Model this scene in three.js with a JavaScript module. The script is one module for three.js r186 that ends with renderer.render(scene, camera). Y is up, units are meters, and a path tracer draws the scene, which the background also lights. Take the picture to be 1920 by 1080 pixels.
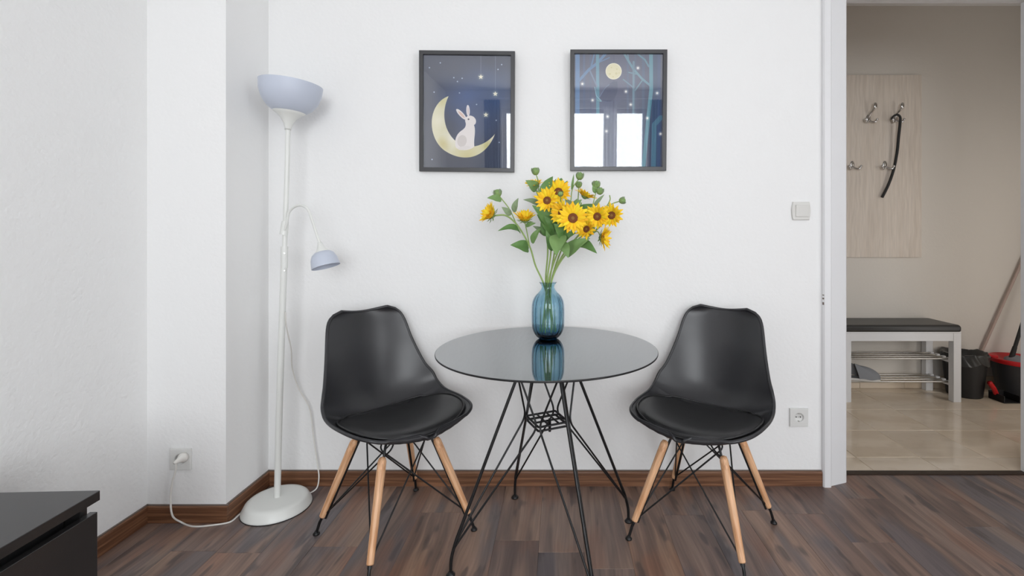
import * as THREE from 'three';
import { RoundedBoxGeometry } from 'three/addons/geometries/RoundedBoxGeometry.js';
import { mergeGeometries } from 'three/addons/utils/BufferGeometryUtils.js';
import { RectAreaLightUniformsLib } from 'three/addons/lights/RectAreaLightUniformsLib.js';

// ------------------------------------------------------------------ camera, daylight, exposure
const scene = new THREE.Scene();
const EYE = 1.144, FOCAL = 887, CX = 1050, CY = 440;            // eye height (m), focal length and lens axis (px of a 1920 x 1080 frame)
const camera = new THREE.PerspectiveCamera(2 * Math.atan(540 / FOCAL) * 180 / Math.PI, 1920 / 1080, 0.05, 60);
camera.position.set(0, EYE, 0);
camera.lookAt(0, EYE, -1);
camera.setViewOffset(1920, 1080, 960 - CX, 540 - CY, 1920, 1080);
camera.updateProjectionMatrix();

const renderer = new THREE.WebGLRenderer({ antialias: true });
renderer.toneMapping = THREE.LinearToneMapping;
renderer.toneMappingExposure = 0.94;
renderer.shadowMap.enabled = true;

scene.background = new THREE.Color(0.90, 0.95, 1.0);             // overcast sky
scene.backgroundIntensity = 1.5;
RectAreaLightUniformsLib.init();
const WIN = { x0: -0.84, x1: 1.26, y0: 0.72, y1: 2.60, d: -2.60, mullions: [-0.30, 0.72] };   // the windows behind the camera
const ADDED_WIN = { d0: -2.15, d1: -0.75, y0: 0.10, y1: 2.60, x: 2.75 };                                   // unseen window added in the right wall for more side light
const ADDED_DOOR = { x0: 2.93, x1: 3.47, y1: 2.02 };                                                       // unseen glazed door added to brighten the hall
function dayAndFillLight(color, strength, w, h, x, y, z, turn) {
  const l = new THREE.RectAreaLight(new THREE.Color(...color), strength, w, h);
  l.position.set(x, y, z); l.rotation.y = turn; l.name = 'dayAndFillLight'; l.castShadow = true; scene.add(l);
}
dayAndFillLight([0.95, 0.975, 1.0], 8.3, WIN.x1 - WIN.x0, WIN.y1 - WIN.y0, (WIN.x0 + WIN.x1) / 2, (WIN.y0 + WIN.y1) / 2, -WIN.d + 0.19, 0);
dayAndFillLight([0.95, 0.975, 1.0], 6.2, ADDED_WIN.d1 - ADDED_WIN.d0, ADDED_WIN.y1 - ADDED_WIN.y0, ADDED_WIN.x + 0.19, (ADDED_WIN.y0 + ADDED_WIN.y1) / 2, -(ADDED_WIN.d0 + ADDED_WIN.d1) / 2, Math.PI / 2);  // fill light behind the added side window
dayAndFillLight([1.0, 0.88, 0.76], 1.65, ADDED_DOOR.x1 - ADDED_DOOR.x0, ADDED_DOOR.y1, (ADDED_DOOR.x0 + ADDED_DOOR.x1) / 2, ADDED_DOOR.y1 / 2, -2.14, 0);  // warm fill light behind the added hall door

// ------------------------------------------------------------------ helpers
let seed = 12345;
const rnd = () => { seed = (seed * 1664525 + 1013904223) >>> 0; return seed / 4294967296; };
const rr = (a, b) => a + (b - a) * rnd();
const v3 = (x, y, z) => new THREE.Vector3(x, y, z);
const at = (px, py, d) => v3((px - CX) * d / FOCAL, EYE - (py - CY) * d / FOCAL, -d);   // a point of the photograph at depth d
const taken = {};
const numbered = (n) => { const k = taken[n] = (taken[n] ?? -1) + 1; return k ? n + '_' + String(k).padStart(3, '0') : n; };
function shade(o) { o.traverse((m) => { if (m.isMesh) { m.castShadow = true; m.receiveShadow = true; } }); return o; }
function part(name, geo, mat, parent) {
  const g = Array.isArray(geo) ? (geo.length > 1 ? mergeGeometries(geo.map(plain)) : geo[0]) : geo;
  const m = new THREE.Mesh(g, mat); m.name = name; m.castShadow = m.receiveShadow = true;
  if (parent) parent.add(m);
  return m;
}
function plain(g) {
  let o = g.index ? g.toNonIndexed() : g;
  for (const k of Object.keys(o.attributes)) if (!['position', 'normal', 'uv'].includes(k)) o.deleteAttribute(k);
  return o;
}
function thing(name, label, category, pos = [0, 0, 0], turn = 0, group) {
  const o = new THREE.Group(); o.name = numbered(name); o.position.set(...pos); o.rotation.y = turn;
  o.userData = { label, category }; if (group) o.userData.group = group;
  scene.add(o); return o;
}
function single(name, geo, mat, label, category, group) {
  const m = part(numbered(name), geo, mat, scene); m.userData = { label, category }; if (group) m.userData.group = group; return m;
}
function struct(name, geo, mat, label, category) {
  const m = part(numbered(name), geo, mat, scene); m.userData = { kind: 'structure', label, category }; return m;
}
const box = (x0, x1, y0, y1, z0, z1) => new THREE.BoxGeometry(x1 - x0, y1 - y0, z1 - z0).translate((x0 + x1) / 2, (y0 + y1) / 2, (z0 + z1) / 2);
const rbox = (w, h, d, r = 0.004, s = 2) => new RoundedBoxGeometry(w, h, d, s, Math.min(r, w / 2.01, h / 2.01, d / 2.01));
// box between two depths, uv in metres
function slab(x0, x1, y0, y1, dNear, dFar) {
  const g = box(x0, x1, y0, y1, -dFar, -dNear), p = g.attributes.position, n = g.attributes.normal, uv = g.attributes.uv;
  for (let i = 0; i < p.count; i++) {
    const ax = Math.abs(n.getX(i)), ay = Math.abs(n.getY(i));
    if (ax > 0.5) uv.setXY(i, p.getZ(i), p.getY(i)); else if (ay > 0.5) uv.setXY(i, p.getX(i), p.getZ(i)); else uv.setXY(i, p.getX(i), p.getY(i));
  }
  return g;
}
function rod(a, b, r, r2 = r, seg = 12) {
  const dir = b.clone().sub(a), g = new THREE.CylinderGeometry(r2, r, dir.length(), seg);
  g.applyQuaternion(new THREE.Quaternion().setFromUnitVectors(v3(0, 1, 0), dir.clone().normalize()));
  return g.translate((a.x + b.x) / 2, (a.y + b.y) / 2, (a.z + b.z) / 2);
}
function bentRod(pts, r, bend = 0.02, radial = 8) {              // straight runs with rounded bends
  const path = new THREE.CurvePath(); let from = pts[0];
  for (let i = 1; i < pts.length - 1; i++) {
    const p = pts[i], a = pts[i - 1].clone().sub(p), b = pts[i + 1].clone().sub(p);
    const k = Math.min(bend, a.length() * 0.45, b.length() * 0.45);
    const s = p.clone().add(a.setLength(k)), e = p.clone().add(b.setLength(k));
    path.add(new THREE.LineCurve3(from, s)); path.add(new THREE.QuadraticBezierCurve3(s, p, e)); from = e;
  }
  path.add(new THREE.LineCurve3(from, pts[pts.length - 1]));
  const samples = [];
  path.curves.forEach((c, i) => { const n = c.isLineCurve3 ? 1 : 6; for (let k = i ? 1 : 0; k <= n; k++) samples.push(c.getPoint(k / n)); });
  return polyTube(samples, r, radial);
}
function polyTube(pts, r, radial = 8) {                           // tube through given points, kept straight between them
  const pos = [], nor = [], uv = [], idx = [], n = pts.length; let ref = null, len = 0;
  for (let i = 0; i < n; i++) {
    const t = pts[Math.min(i + 1, n - 1)].clone().sub(pts[Math.max(i - 1, 0)]).normalize();
    if (!ref) ref = Math.abs(t.y) < 0.9 ? v3(0, 1, 0) : v3(1, 0, 0);
    const x = ref.clone().addScaledVector(t, -ref.dot(t)).normalize(), y = t.clone().cross(x); ref = x;
    if (i) len += pts[i].distanceTo(pts[i - 1]);
    const rad = typeof r === 'function' ? r(i / (n - 1)) : r;
    for (let k = 0; k <= radial; k++) {
      const a = k / radial * Math.PI * 2, q = x.clone().multiplyScalar(Math.cos(a)).addScaledVector(y, Math.sin(a));
      pos.push(pts[i].x + q.x * rad, pts[i].y + q.y * rad, pts[i].z + q.z * rad); nor.push(q.x, q.y, q.z); uv.push(k / radial * 0.1, len);
    }
  }
  for (let i = 0; i < n - 1; i++) for (let k = 0; k < radial; k++) { const a = i * (radial + 1) + k, b = a + radial + 1; idx.push(a, a + 1, b, b, a + 1, b + 1); }
  for (const [row, flip] of [[0, 0], [n - 1, 1]]) {
    const c = pos.length / 3; pos.push(pts[row].x, pts[row].y, pts[row].z);
    const t = pts[Math.min(row + 1, n - 1)].clone().sub(pts[Math.max(row - 1, 0)]).normalize().multiplyScalar(flip ? 1 : -1);
    nor.push(t.x, t.y, t.z); uv.push(0, 0);
    for (let k = 0; k < radial; k++) { const a = row * (radial + 1) + k; flip ? idx.push(c, a, a + 1) : idx.push(c, a + 1, a); }
  }
  const g = new THREE.BufferGeometry();
  g.setAttribute('position', new THREE.Float32BufferAttribute(pos, 3)); g.setAttribute('normal', new THREE.Float32BufferAttribute(nor, 3)); g.setAttribute('uv', new THREE.Float32BufferAttribute(uv, 2));
  g.setIndex(idx); return g;
}
const cord = (pts, r, n = 60, radial = 8) => polyTube(new THREE.CatmullRomCurve3(pts).getPoints(n), r, radial);
const lathe = (pts, seg = 48) => new THREE.LatheGeometry(pts.map(([r, y]) => new THREE.Vector2(r, y)), seg);
function spline(keys, x) {                                        // smooth interpolation of [x, value] keys (monotone enough for outlines)
  let i = 0; while (i < keys.length - 2 && x > keys[i + 1][0]) i++;
  const p0 = keys[Math.max(i - 1, 0)], p1 = keys[i], p2 = keys[i + 1], p3 = keys[Math.min(i + 2, keys.length - 1)];
  const h = p2[0] - p1[0], t = Math.min(1, Math.max(0, (x - p1[0]) / h));
  const m1 = (p2[1] - p0[1]) / (p2[0] - p0[0]) * h, m2 = (p3[1] - p1[1]) / (p3[0] - p1[0]) * h;
  const t2 = t * t, t3 = t2 * t;
  return (2 * t3 - 3 * t2 + 1) * p1[1] + (t3 - 2 * t2 + t) * m1 + (-2 * t3 + 3 * t2) * p2[1] + (t3 - t2) * m2;
}
function gridGeo(fn, nu, nv, wrapU = false) {                     // surface from fn(u, v) -> Vector3, u and v in 0..1
  const pos = [], uv = [], idx = [];
  for (let j = 0; j <= nv; j++) for (let i = 0; i <= nu; i++) { const p = fn(i / nu, j / nv); pos.push(p.x, p.y, p.z); uv.push(i / nu, j / nv); }
  for (let j = 0; j < nv; j++) for (let i = 0; i < nu; i++) { const a = j * (nu + 1) + i, b = a + nu + 1; idx.push(a, a + 1, b, b, a + 1, b + 1); }
  const g = new THREE.BufferGeometry();
  g.setAttribute('position', new THREE.Float32BufferAttribute(pos, 3)); g.setAttribute('uv', new THREE.Float32BufferAttribute(uv, 2)); g.setIndex(idx); g.computeVertexNormals();
  return g;
}
// ------------------------------------------------------------------ noise and textures
function hash2(x, y, s) { let h = (x * 374761393 + y * 668265263 + s * 974634541) | 0; h = Math.imul(h ^ (h >>> 13), 1274126177); h ^= h >>> 16; return (h >>> 0) / 4294967296; }
function vnoise(x, y, px, py, s) {                                // periodic value noise
  const x0 = Math.floor(x), y0 = Math.floor(y), fx = x - x0, fy = y - y0, u = fx * fx * (3 - 2 * fx), v = fy * fy * (3 - 2 * fy);
  const m = (a, n) => ((a % n) + n) % n;
  const a = hash2(m(x0, px), m(y0, py), s), b = hash2(m(x0 + 1, px), m(y0, py), s), c = hash2(m(x0, px), m(y0 + 1, py), s), d = hash2(m(x0 + 1, px), m(y0 + 1, py), s);
  return a + (b - a) * u + (c - a) * v + (a - b - c + d) * u * v;
}
function fbm(u, v, fx, fy, s, oct = 4) { let r = 0, a = 0.5, n = 0; for (let o = 0; o < oct; o++) { r += a * vnoise(u * fx, v * fy, fx, fy, s + o); n += a; a *= 0.5; fx *= 2; fy *= 2; } return r / n; }
function dataTex(w, h, fn, srgb = true) {
  const d = new Uint8Array(w * h * 4);
  for (let y = 0; y < h; y++) for (let x = 0; x < w; x++) { const c = fn(x / w, y / h), i = (y * w + x) * 4; for (let k = 0; k < 3; k++) d[i + k] = Math.max(0, Math.min(255, c[k])); d[i + 3] = 255; }
  const t = new THREE.DataTexture(d, w, h, THREE.RGBAFormat); t.wrapS = t.wrapT = THREE.RepeatWrapping; t.magFilter = THREE.LinearFilter; t.minFilter = THREE.LinearMipmapLinearFilter; t.generateMipmaps = true;
  if (srgb) t.colorSpace = THREE.SRGBColorSpace; t.needsUpdate = true; return t;
}
const mix3 = (a, b, t) => [a[0] + (b[0] - a[0]) * t, a[1] + (b[1] - a[1]) * t, a[2] + (b[2] - a[2]) * t];
const step = (a, b, x) => { const t = Math.max(0, Math.min(1, (x - a) / (b - a))); return t * t * (3 - 2 * t); };
// laminate: u across the boards (1 m), v along them (2 m)
const laminateMap = dataTex(1024, 1024, (u, v) => {
  const warp = (fbm(u, v, 6, 4, 71, 3) - 0.5) * 0.06;
  const streak = fbm(u + warp, v, 30, 4, 1, 4), fine = fbm(u + warp, v, 170, 12, 9, 3), patch = fbm(u, v, 9, 5, 21, 4), red = fbm(u, v, 11, 6, 33, 3), knot = fbm(u + warp, v, 30, 14, 44, 3), pale = fbm(u, v, 14, 5, 55, 3);
  let c = mix3([100, 83, 76], [132, 110, 98], step(0.25, 0.75, streak));
  c = mix3(c, [92, 87, 90], step(0.50, 0.70, patch) * 0.75);
  c = mix3(c, [124, 90, 74], step(0.56, 0.78, red) * 0.6);
  c = mix3(c, [148, 124, 106], step(0.60, 0.80, pale) * 0.45);
  c = mix3(c, [66, 57, 56], step(0.66, 0.82, knot) * 0.6);
  const f = 0.88 + 0.24 * fine; return [c[0] * f, c[1] * f, c[2] * f];
});
const laminateBump = dataTex(512, 512, (u, v) => { const f = 255 * fbm(u, v, 160, 10, 5, 3); return [f, f, f]; }, false);
const baseMap = dataTex(512, 256, (u, v) => {                    // walnut foil of the skirting: u along (1 m), v up (0.1 m)
  const warp = (fbm(u, v, 5, 2, 3, 3) - 0.5) * 0.5, s = fbm(u, v + warp * 0.25, 4, 14, 7, 4), f = fbm(u, v, 10, 60, 8, 3);
  let c = mix3([96, 62, 42], [138, 98, 71], step(0.2, 0.8, s)); const k = 0.88 + 0.24 * f; return [c[0] * k, c[1] * k, c[2] * k];
});
const plasterBump = dataTex(512, 512, (u, v) => { const f = 255 * (0.55 * fbm(u, v, 40, 40, 2, 3) + 0.45 * fbm(u, v, 9, 9, 6, 3)); return [f, f, f]; }, false);
const beechMap = dataTex(256, 512, (u, v) => { const s = fbm(u, v, 10, 4, 4, 4), f = fbm(u, v, 40, 12, 14, 2); const c = mix3([202, 148, 106], [232, 186, 146], step(0.2, 0.8, s)), k = 0.9 + 0.2 * f; return [c[0] * k, c[1] * k, c[2] * k]; });
const ashMap = dataTex(512, 512, (u, v) => { const w = (fbm(u, v, 4, 4, 61, 2) - 0.5) * 0.06, s = fbm(u + w, v, 50, 3, 51, 4), f = fbm(u, v, 160, 8, 52, 2); const c = mix3([214, 202, 189], [222, 211, 199], step(0.2, 0.8, s)), k = 0.96 + 0.08 * f; return [c[0] * k, c[1] * k, c[2] * k]; });
const tileMap = dataTex(512, 512, (u, v) => { const a = fbm(u, v, 4, 9, 81, 5), b = fbm(u, v, 14, 30, 82, 3); return mix3(mix3([226, 209, 187], [236, 221, 201], step(0.3, 0.7, a)), [214, 196, 172], step(0.6, 0.8, b) * 0.3); });

// ------------------------------------------------------------------ materials
const std = (o) => new THREE.MeshStandardMaterial(o), phy = (o) => new THREE.MeshPhysicalMaterial(o);
const lin = (r, g, b) => new THREE.Color().setRGB(r, g, b);
const tex = (t, rx, ry, rot = 0) => { const c = t.clone(); c.repeat.set(rx, ry); c.rotation = rot; c.needsUpdate = true; return c; };
const M = {
  wall: std({ color: lin(0.885, 0.885, 0.88), roughness: 0.92, bumpMap: tex(plasterBump, 2.2, 2.2), bumpScale: 0.0012 }),
  wallRough: std({ color: lin(0.885, 0.885, 0.88), roughness: 0.92, bumpMap: tex(plasterBump, 2.2, 2.2), bumpScale: 0.0026 }),
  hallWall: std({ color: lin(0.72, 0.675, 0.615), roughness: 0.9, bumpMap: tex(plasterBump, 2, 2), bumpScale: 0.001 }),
  ceiling: std({ color: lin(0.89, 0.89, 0.89), roughness: 0.95 }),
  gloss: std({ color: lin(0.80, 0.80, 0.81), roughness: 0.35 }),
  skirting: std({ map: baseMap, roughness: 0.45 }),
  skirtCap: std({ color: lin(0.16, 0.12, 0.10), roughness: 0.5 }),
  floorBase: std({ color: lin(0.03, 0.022, 0.018), roughness: 0.9 }),
  grout: std({ color: lin(0.40, 0.33, 0.25), roughness: 0.9 }),
  threshold: std({ color: lin(0.035, 0.020, 0.012), roughness: 0.5 }),
  blackPlastic: std({ color: lin(0.028, 0.028, 0.031), roughness: 0.33 }),
  leather: std({ color: lin(0.020, 0.020, 0.021), roughness: 0.42 }),
  wire: std({ color: lin(0.012, 0.012, 0.013), roughness: 0.35, metalness: 0.3 }),
  beech: std({ map: tex(beechMap, 1, 2), roughness: 0.45 }),
  blackGlass: std({ color: lin(0.33, 0.34, 0.35), roughness: 0.05, metalness: 1 }),
  lampWhite: std({ color: lin(0.78, 0.79, 0.76), roughness: 0.3 }),
  lampShade: phy({ color: lin(0.66, 0.71, 0.82), roughness: 0.45, transmission: 0.18, thickness: 0, side: THREE.DoubleSide }),
  cord: std({ color: lin(0.80, 0.78, 0.74), roughness: 0.5 }),
  outlet: std({ color: lin(0.74, 0.74, 0.72), roughness: 0.3 }),
  switchMat: std({ color: lin(0.68, 0.67, 0.64), roughness: 0.35 }),
  dark: std({ color: lin(0.02, 0.02, 0.02), roughness: 0.7 }),
  steel: std({ color: lin(0.55, 0.54, 0.52), roughness: 0.3, metalness: 1 }),
  chrome: std({ color: lin(0.62, 0.61, 0.60), roughness: 0.18, metalness: 1 }),
  frame: std({ color: lin(0.05, 0.05, 0.054), roughness: 0.32 }),
  backing: std({ color: lin(0.2, 0.16, 0.12), roughness: 0.9 }),
  pane: phy({ color: 0xffffff, roughness: 0.0, transmission: 1, thickness: 0, ior: 2.0 }),
  windowPane: phy({ color: 0xffffff, roughness: 0.0, transmission: 1, thickness: 0, ior: 1.45 }),
  vase: phy({ color: 0xffffff, roughness: 0.0, transmission: 1, thickness: 0.01, ior: 1.5, attenuationColor: lin(0.08, 0.32, 0.54), attenuationDistance: 0.0135 }),
  dresser: phy({ color: lin(0.024, 0.023, 0.023), roughness: 0.2, ior: 1.6 }),
  ash: std({ map: ashMap, roughness: 0.55 }),
  benchWhite: std({ color: lin(0.76, 0.76, 0.77), roughness: 0.4 }),
  cushion: std({ color: lin(0.030, 0.030, 0.030), roughness: 0.38 }),
  binBlack: std({ color: lin(0.012, 0.012, 0.013), roughness: 0.5 }),
  bag: phy({ color: lin(0.035, 0.036, 0.036), roughness: 0.28 }),
  bucket: std({ color: lin(0.035, 0.036, 0.040), roughness: 0.42 }),
  red: std({ color: lin(0.55, 0.010, 0.014), roughness: 0.4 }),
  greyFelt: std({ color: lin(0.24, 0.245, 0.26), roughness: 0.95 }),
  sole: std({ color: lin(0.62, 0.60, 0.57), roughness: 0.8 }),
  pinkWood: std({ color: lin(0.46, 0.35, 0.30), roughness: 0.6 }),
  bristle: std({ color: lin(0.03, 0.03, 0.03), roughness: 0.9 }),
  curtain: phy({ color: lin(0.10, 0.12, 0.16), roughness: 0.95 }),
  petalA: phy({ color: lin(0.98, 0.64, 0.015), roughness: 0.7, side: THREE.DoubleSide }),
  petalB: phy({ color: lin(0.98, 0.74, 0.022), roughness: 0.7, side: THREE.DoubleSide }),
  petalC: phy({ color: lin(0.95, 0.52, 0.010), roughness: 0.7, side: THREE.DoubleSide }),
  seed: std({ color: lin(0.17, 0.055, 0.016), roughness: 0.9 }),
  seedCore: std({ color: lin(0.26, 0.14, 0.04), roughness: 0.9 }),
  stem: std({ color: lin(0.30, 0.42, 0.13), roughness: 0.6 }),
  leafA: std({ color: lin(0.115, 0.24, 0.065), roughness: 0.55, side: THREE.DoubleSide }),
  leafB: std({ color: lin(0.18, 0.31, 0.10), roughness: 0.6, side: THREE.DoubleSide }),
  leafC: std({ color: lin(0.23, 0.31, 0.17), roughness: 0.7, side: THREE.DoubleSide }),
  bud: std({ color: lin(0.24, 0.36, 0.12), roughness: 0.7, side: THREE.DoubleSide }),
};
const laminates = [[1.2, 1.2, 1.2], [1.06, 1.05, 1.08], [1.3, 1.24, 1.18], [0.98, 0.96, 0.98], [1.36, 1.26, 1.16], [1.12, 1.15, 1.2]].map((c) => std({ map: laminateMap, color: lin(...c), roughness: 0.36, bumpMap: laminateBump, bumpScale: 0.0003 }));
const tiles = [[1, 1, 1], [0.96, 0.96, 0.96], [1.03, 1.02, 1.0]].map((c) => std({ map: tileMap, color: lin(...c), roughness: 0.10 }));

// ------------------------------------------------------------------ the room
const WALL = 2.162, HALL = 2.28, PIL = 1.886, LEFT = -1.646, PILX = -1.332, TOP = 2.85, REAR = WIN.d, RIGHT = 2.75;
const DOOR = { x0: 1.325, x1: 2.226, top: 2.262 };
const HB = 3.53, HL = 0.9, HR = 3.55;                            // the hall: back wall, left and right ends

// a board or tile with eased edges; uv in metres from a random spot
function piece(x0, x1, d0, d1, top, thick, ease, su, sv, ou, ov) {
  const z0 = -d1, z1 = -d0, e = ease, pos = [], uv = [], idx = [];
  const rings = [[x0, x1, z0, z1, top - thick], [x0, x1, z0, z1, top - e], [x0 + e, x1 - e, z0 + e, z1 - e, top]];
  const quad = (a, b, c, d) => { const o = pos.length / 3; for (const p of [a, b, c, d]) { pos.push(...p); uv.push(p[0] * su + ou, p[2] * sv + ov); } idx.push(o, o + 1, o + 2, o, o + 2, o + 3); };
  const cor = (r) => [[r[0], r[4], r[3]], [r[1], r[4], r[3]], [r[1], r[4], r[2]], [r[0], r[4], r[2]]];
  for (let k = 0; k < 2; k++) { const a = cor(rings[k]), b = cor(rings[k + 1]); for (let i = 0; i < 4; i++) quad(a[i], a[(i + 1) % 4], b[(i + 1) % 4], b[i]); }
  const t = cor(rings[2]); quad(t[0], t[1], t[2], t[3]);
  const g = new THREE.BufferGeometry(); g.setAttribute('position', new THREE.Float32BufferAttribute(pos, 3)); g.setAttribute('uv', new THREE.Float32BufferAttribute(uv, 2)); g.setIndex(idx);
  const f = g.toNonIndexed(); f.computeVertexNormals(); return f;
}
const floor = struct('floor', slab(LEFT - 0.1, RIGHT + 0.1, -0.06, -0.010, REAR - 0.15, 2.25), M.floorBase, 'dark brown laminate plank floor of the room', 'floor');
{
  const W = 0.166, joints = { 6.5: 1.759, 7.5: 2.052, 9.5: 1.852, 4.5: 1.963, '-5.5': 1.735, '-3.5': 1.948, 2.5: 1.93, 0.5: 1.62 };
  for (let k = -11; k < 17; k++) {
    const x0 = Math.max(1.25 - 7 * W + k * W, LEFT), x1 = Math.min(1.25 - 7 * W + (k + 1) * W, RIGHT);
    if (x1 - x0 < 0.01) continue;
    let j = joints[String(k + 0.5)] ?? joints[k + 0.5] ?? rr(0.9, 2.1);
    const cuts = [2.25]; while (j > 2.2) j -= 1.28; for (; j > REAR; j -= 1.28) cuts.push(j); cuts.push(REAR);
    for (let i = 0; i < cuts.length - 1; i++) part('plank', piece(x0, x1, cuts[i + 1], cuts[i], 0, 0.010, 0.0011, 1, 0.5, rnd() * 7, rnd() * 7), laminates[Math.floor(rnd() * laminates.length)], floor);
  }
}
const hallFloor = struct('floor_hall', slab(HL, HR, -0.06, -0.006, HALL, HB), M.grout, 'cream tiled floor of the hall beyond the doorway', 'floor');
{
  const T = 0.333, X0 = 1.522 - 10 * T, D0 = 2.432 - T;
  for (let i = 0; i < 17; i++) for (let j = 0; j < 5; j++) {
    const x0 = Math.max(HL, X0 + i * T + 0.0015), x1 = Math.min(HR, X0 + (i + 1) * T - 0.0015), d0 = Math.max(HALL, D0 + j * T + 0.0015), d1 = Math.min(HB, D0 + (j + 1) * T - 0.0015);
    if (x1 - x0 < 0.02 || d1 - d0 < 0.02) continue;
    part('tile', piece(x0, x1, d0, d1, 0, 0.006, 0.0012, 1.1, 1.1, rnd() * 5, rnd() * 5), tiles[Math.floor(rnd() * 3)], hallFloor);
  }
}
struct('wall_left', slab(LEFT - 0.12, LEFT, 0, TOP, REAR, PIL), M.wallRough, 'white plastered left wall with a rough finish', 'wall');
struct('wall_pillar', slab(LEFT - 0.12, PILX, 0, TOP, PIL, WALL), M.wall, 'white wall pillar between the left wall and the back wall', 'wall');
struct('wall_back', [slab(LEFT - 0.12, DOOR.x0 - 0.092, 0, TOP, WALL, HALL), slab(DOOR.x1 + 0.092, ADDED_DOOR.x0, 0, TOP, WALL, HALL), slab(ADDED_DOOR.x1, HR + 0.12, 0, TOP, WALL, HALL), slab(ADDED_DOOR.x0, ADDED_DOOR.x1, ADDED_DOOR.y1, TOP, WALL, HALL), slab(DOOR.x0 - 0.092, DOOR.x1 + 0.092, DOOR.top + 0.132, TOP, WALL, HALL)], M.wall, 'white back wall behind the table and chairs', 'wall');
struct('wall_right', [slab(RIGHT, RIGHT + 0.16, 0, TOP, REAR, ADDED_WIN.d0), slab(RIGHT, RIGHT + 0.16, 0, TOP, ADDED_WIN.d1, WALL), slab(RIGHT, RIGHT + 0.16, 0, ADDED_WIN.y0, ADDED_WIN.d0, ADDED_WIN.d1), slab(RIGHT, RIGHT + 0.16, ADDED_WIN.y1, TOP, ADDED_WIN.d0, ADDED_WIN.d1)], M.wall, 'white right wall of the room', 'wall');
struct('wall_front', [slab(LEFT - 0.12, WIN.x0, 0, TOP, REAR - 0.16, REAR), slab(WIN.x1, RIGHT + 0.16, 0, TOP, REAR - 0.16, REAR), slab(WIN.x0, WIN.x1, 0, WIN.y0, REAR - 0.16, REAR), slab(WIN.x0, WIN.x1, WIN.y1, TOP, REAR - 0.16, REAR)], M.wall, 'white wall with the window, facing the table', 'wall');
struct('ceiling', slab(LEFT - 0.12, HR + 0.12, TOP, TOP + 0.1, REAR - 0.16, HB + 0.12), M.ceiling, 'white ceiling', 'ceiling');
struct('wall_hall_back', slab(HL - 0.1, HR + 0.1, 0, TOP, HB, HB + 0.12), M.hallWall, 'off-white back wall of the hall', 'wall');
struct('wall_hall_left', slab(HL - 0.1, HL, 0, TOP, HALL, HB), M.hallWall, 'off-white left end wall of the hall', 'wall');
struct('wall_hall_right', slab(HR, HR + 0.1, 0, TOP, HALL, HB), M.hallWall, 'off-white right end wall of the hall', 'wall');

// skirting boards: body with an eased top and a darker cap strip
function skirting(name, ax, ad, bx, bd, nx, nd, label) {          // wall line from a to b, (nx, nd) points into the room
  const len = Math.hypot(bx - ax, bd - ad), t = 0.012, h = 0.069;
  const sh = new THREE.Shape(); sh.moveTo(0, 0); sh.lineTo(t, 0); sh.lineTo(t, h - 0.012); sh.quadraticCurveTo(t, h - 0.003, t - 0.006, h - 0.003); sh.lineTo(0, h - 0.003); sh.closePath();
  const g = new THREE.ExtrudeGeometry(sh, { depth: len, bevelEnabled: false, curveSegments: 4 });
  const p = g.attributes.position, uv = g.attributes.uv, ux = (bx - ax) / len, ud = (bd - ad) / len, off = rnd();
  const place = (geo) => { const q = geo.attributes.position; for (let i = 0; i < q.count; i++) { const o = q.getX(i), y = q.getY(i), l = q.getZ(i); geo.attributes.uv.setXY(i, l + off, y * 10); q.setXYZ(i, ax + ux * l + nx * o, y, -(ad + ud * l + nd * o)); } if ((ux * -nd + ud * nx) < 0) flip(geo); geo.computeVertexNormals(); return geo; };
  const body = struct(name, place(g), M.skirting, label, 'skirting board');
  const cap = new THREE.BoxGeometry(0.0065, 0.004, len).translate(0.00325, h - 0.001, len / 2);
  part('cap_strip', place(cap.toNonIndexed()), M.skirtCap, body);
}
function flip(g) { for (const k of Object.keys(g.attributes)) { const a = g.attributes[k]; for (let i = 0; i + 2 < a.count; i += 3) for (let c = 0; c < a.itemSize; c++) { const s = a.getComponent(i + 1, c); a.setComponent(i + 1, c, a.getComponent(i + 2, c)); a.setComponent(i + 2, c, s); } } }
skirting('baseboard_left', LEFT, REAR, LEFT, PIL, 1, 0, 'brown wood-grain skirting along the left wall');
skirting('baseboard_pillar', LEFT, PIL, PILX + 0.012, PIL, 0, -1, 'short brown skirting below the outlet with the plug in it');
skirting('baseboard_pillar_side', PILX, PIL, PILX, WALL, 1, 0, 'short brown skirting on the pillar side by the lamp');
skirting('baseboard_back', PILX, WALL, 1.195, WALL, 0, -1, 'long brown skirting behind the table and chairs');
skirting('baseboard_doorway', DOOR.x1 + 0.134, WALL, RIGHT, WALL, 0, -1, 'short brown skirting beyond the doorway');
skirting('baseboard_right', RIGHT, REAR, RIGHT, WALL, -1, 0, 'brown skirting along the right wall');
{                                                                 // tile skirting of the hall
  const body = struct('baseboard_hall', slab(HL, HR, 0, 0.09, HB - 0.004, HB), M.grout, 'cream tile skirting in the hall', 'skirting board');
  for (let i = 0; i < 17; i++) { const x0 = HL + i * 0.333, x1 = Math.min(HR, x0 + 0.330); if (x1 > x0 + 0.02) { const g = slab(x0, x1, 0.002, 0.091, HB - 0.010, HB - 0.004); part('tile', g, tiles[i % 3], body); } }
}
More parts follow.
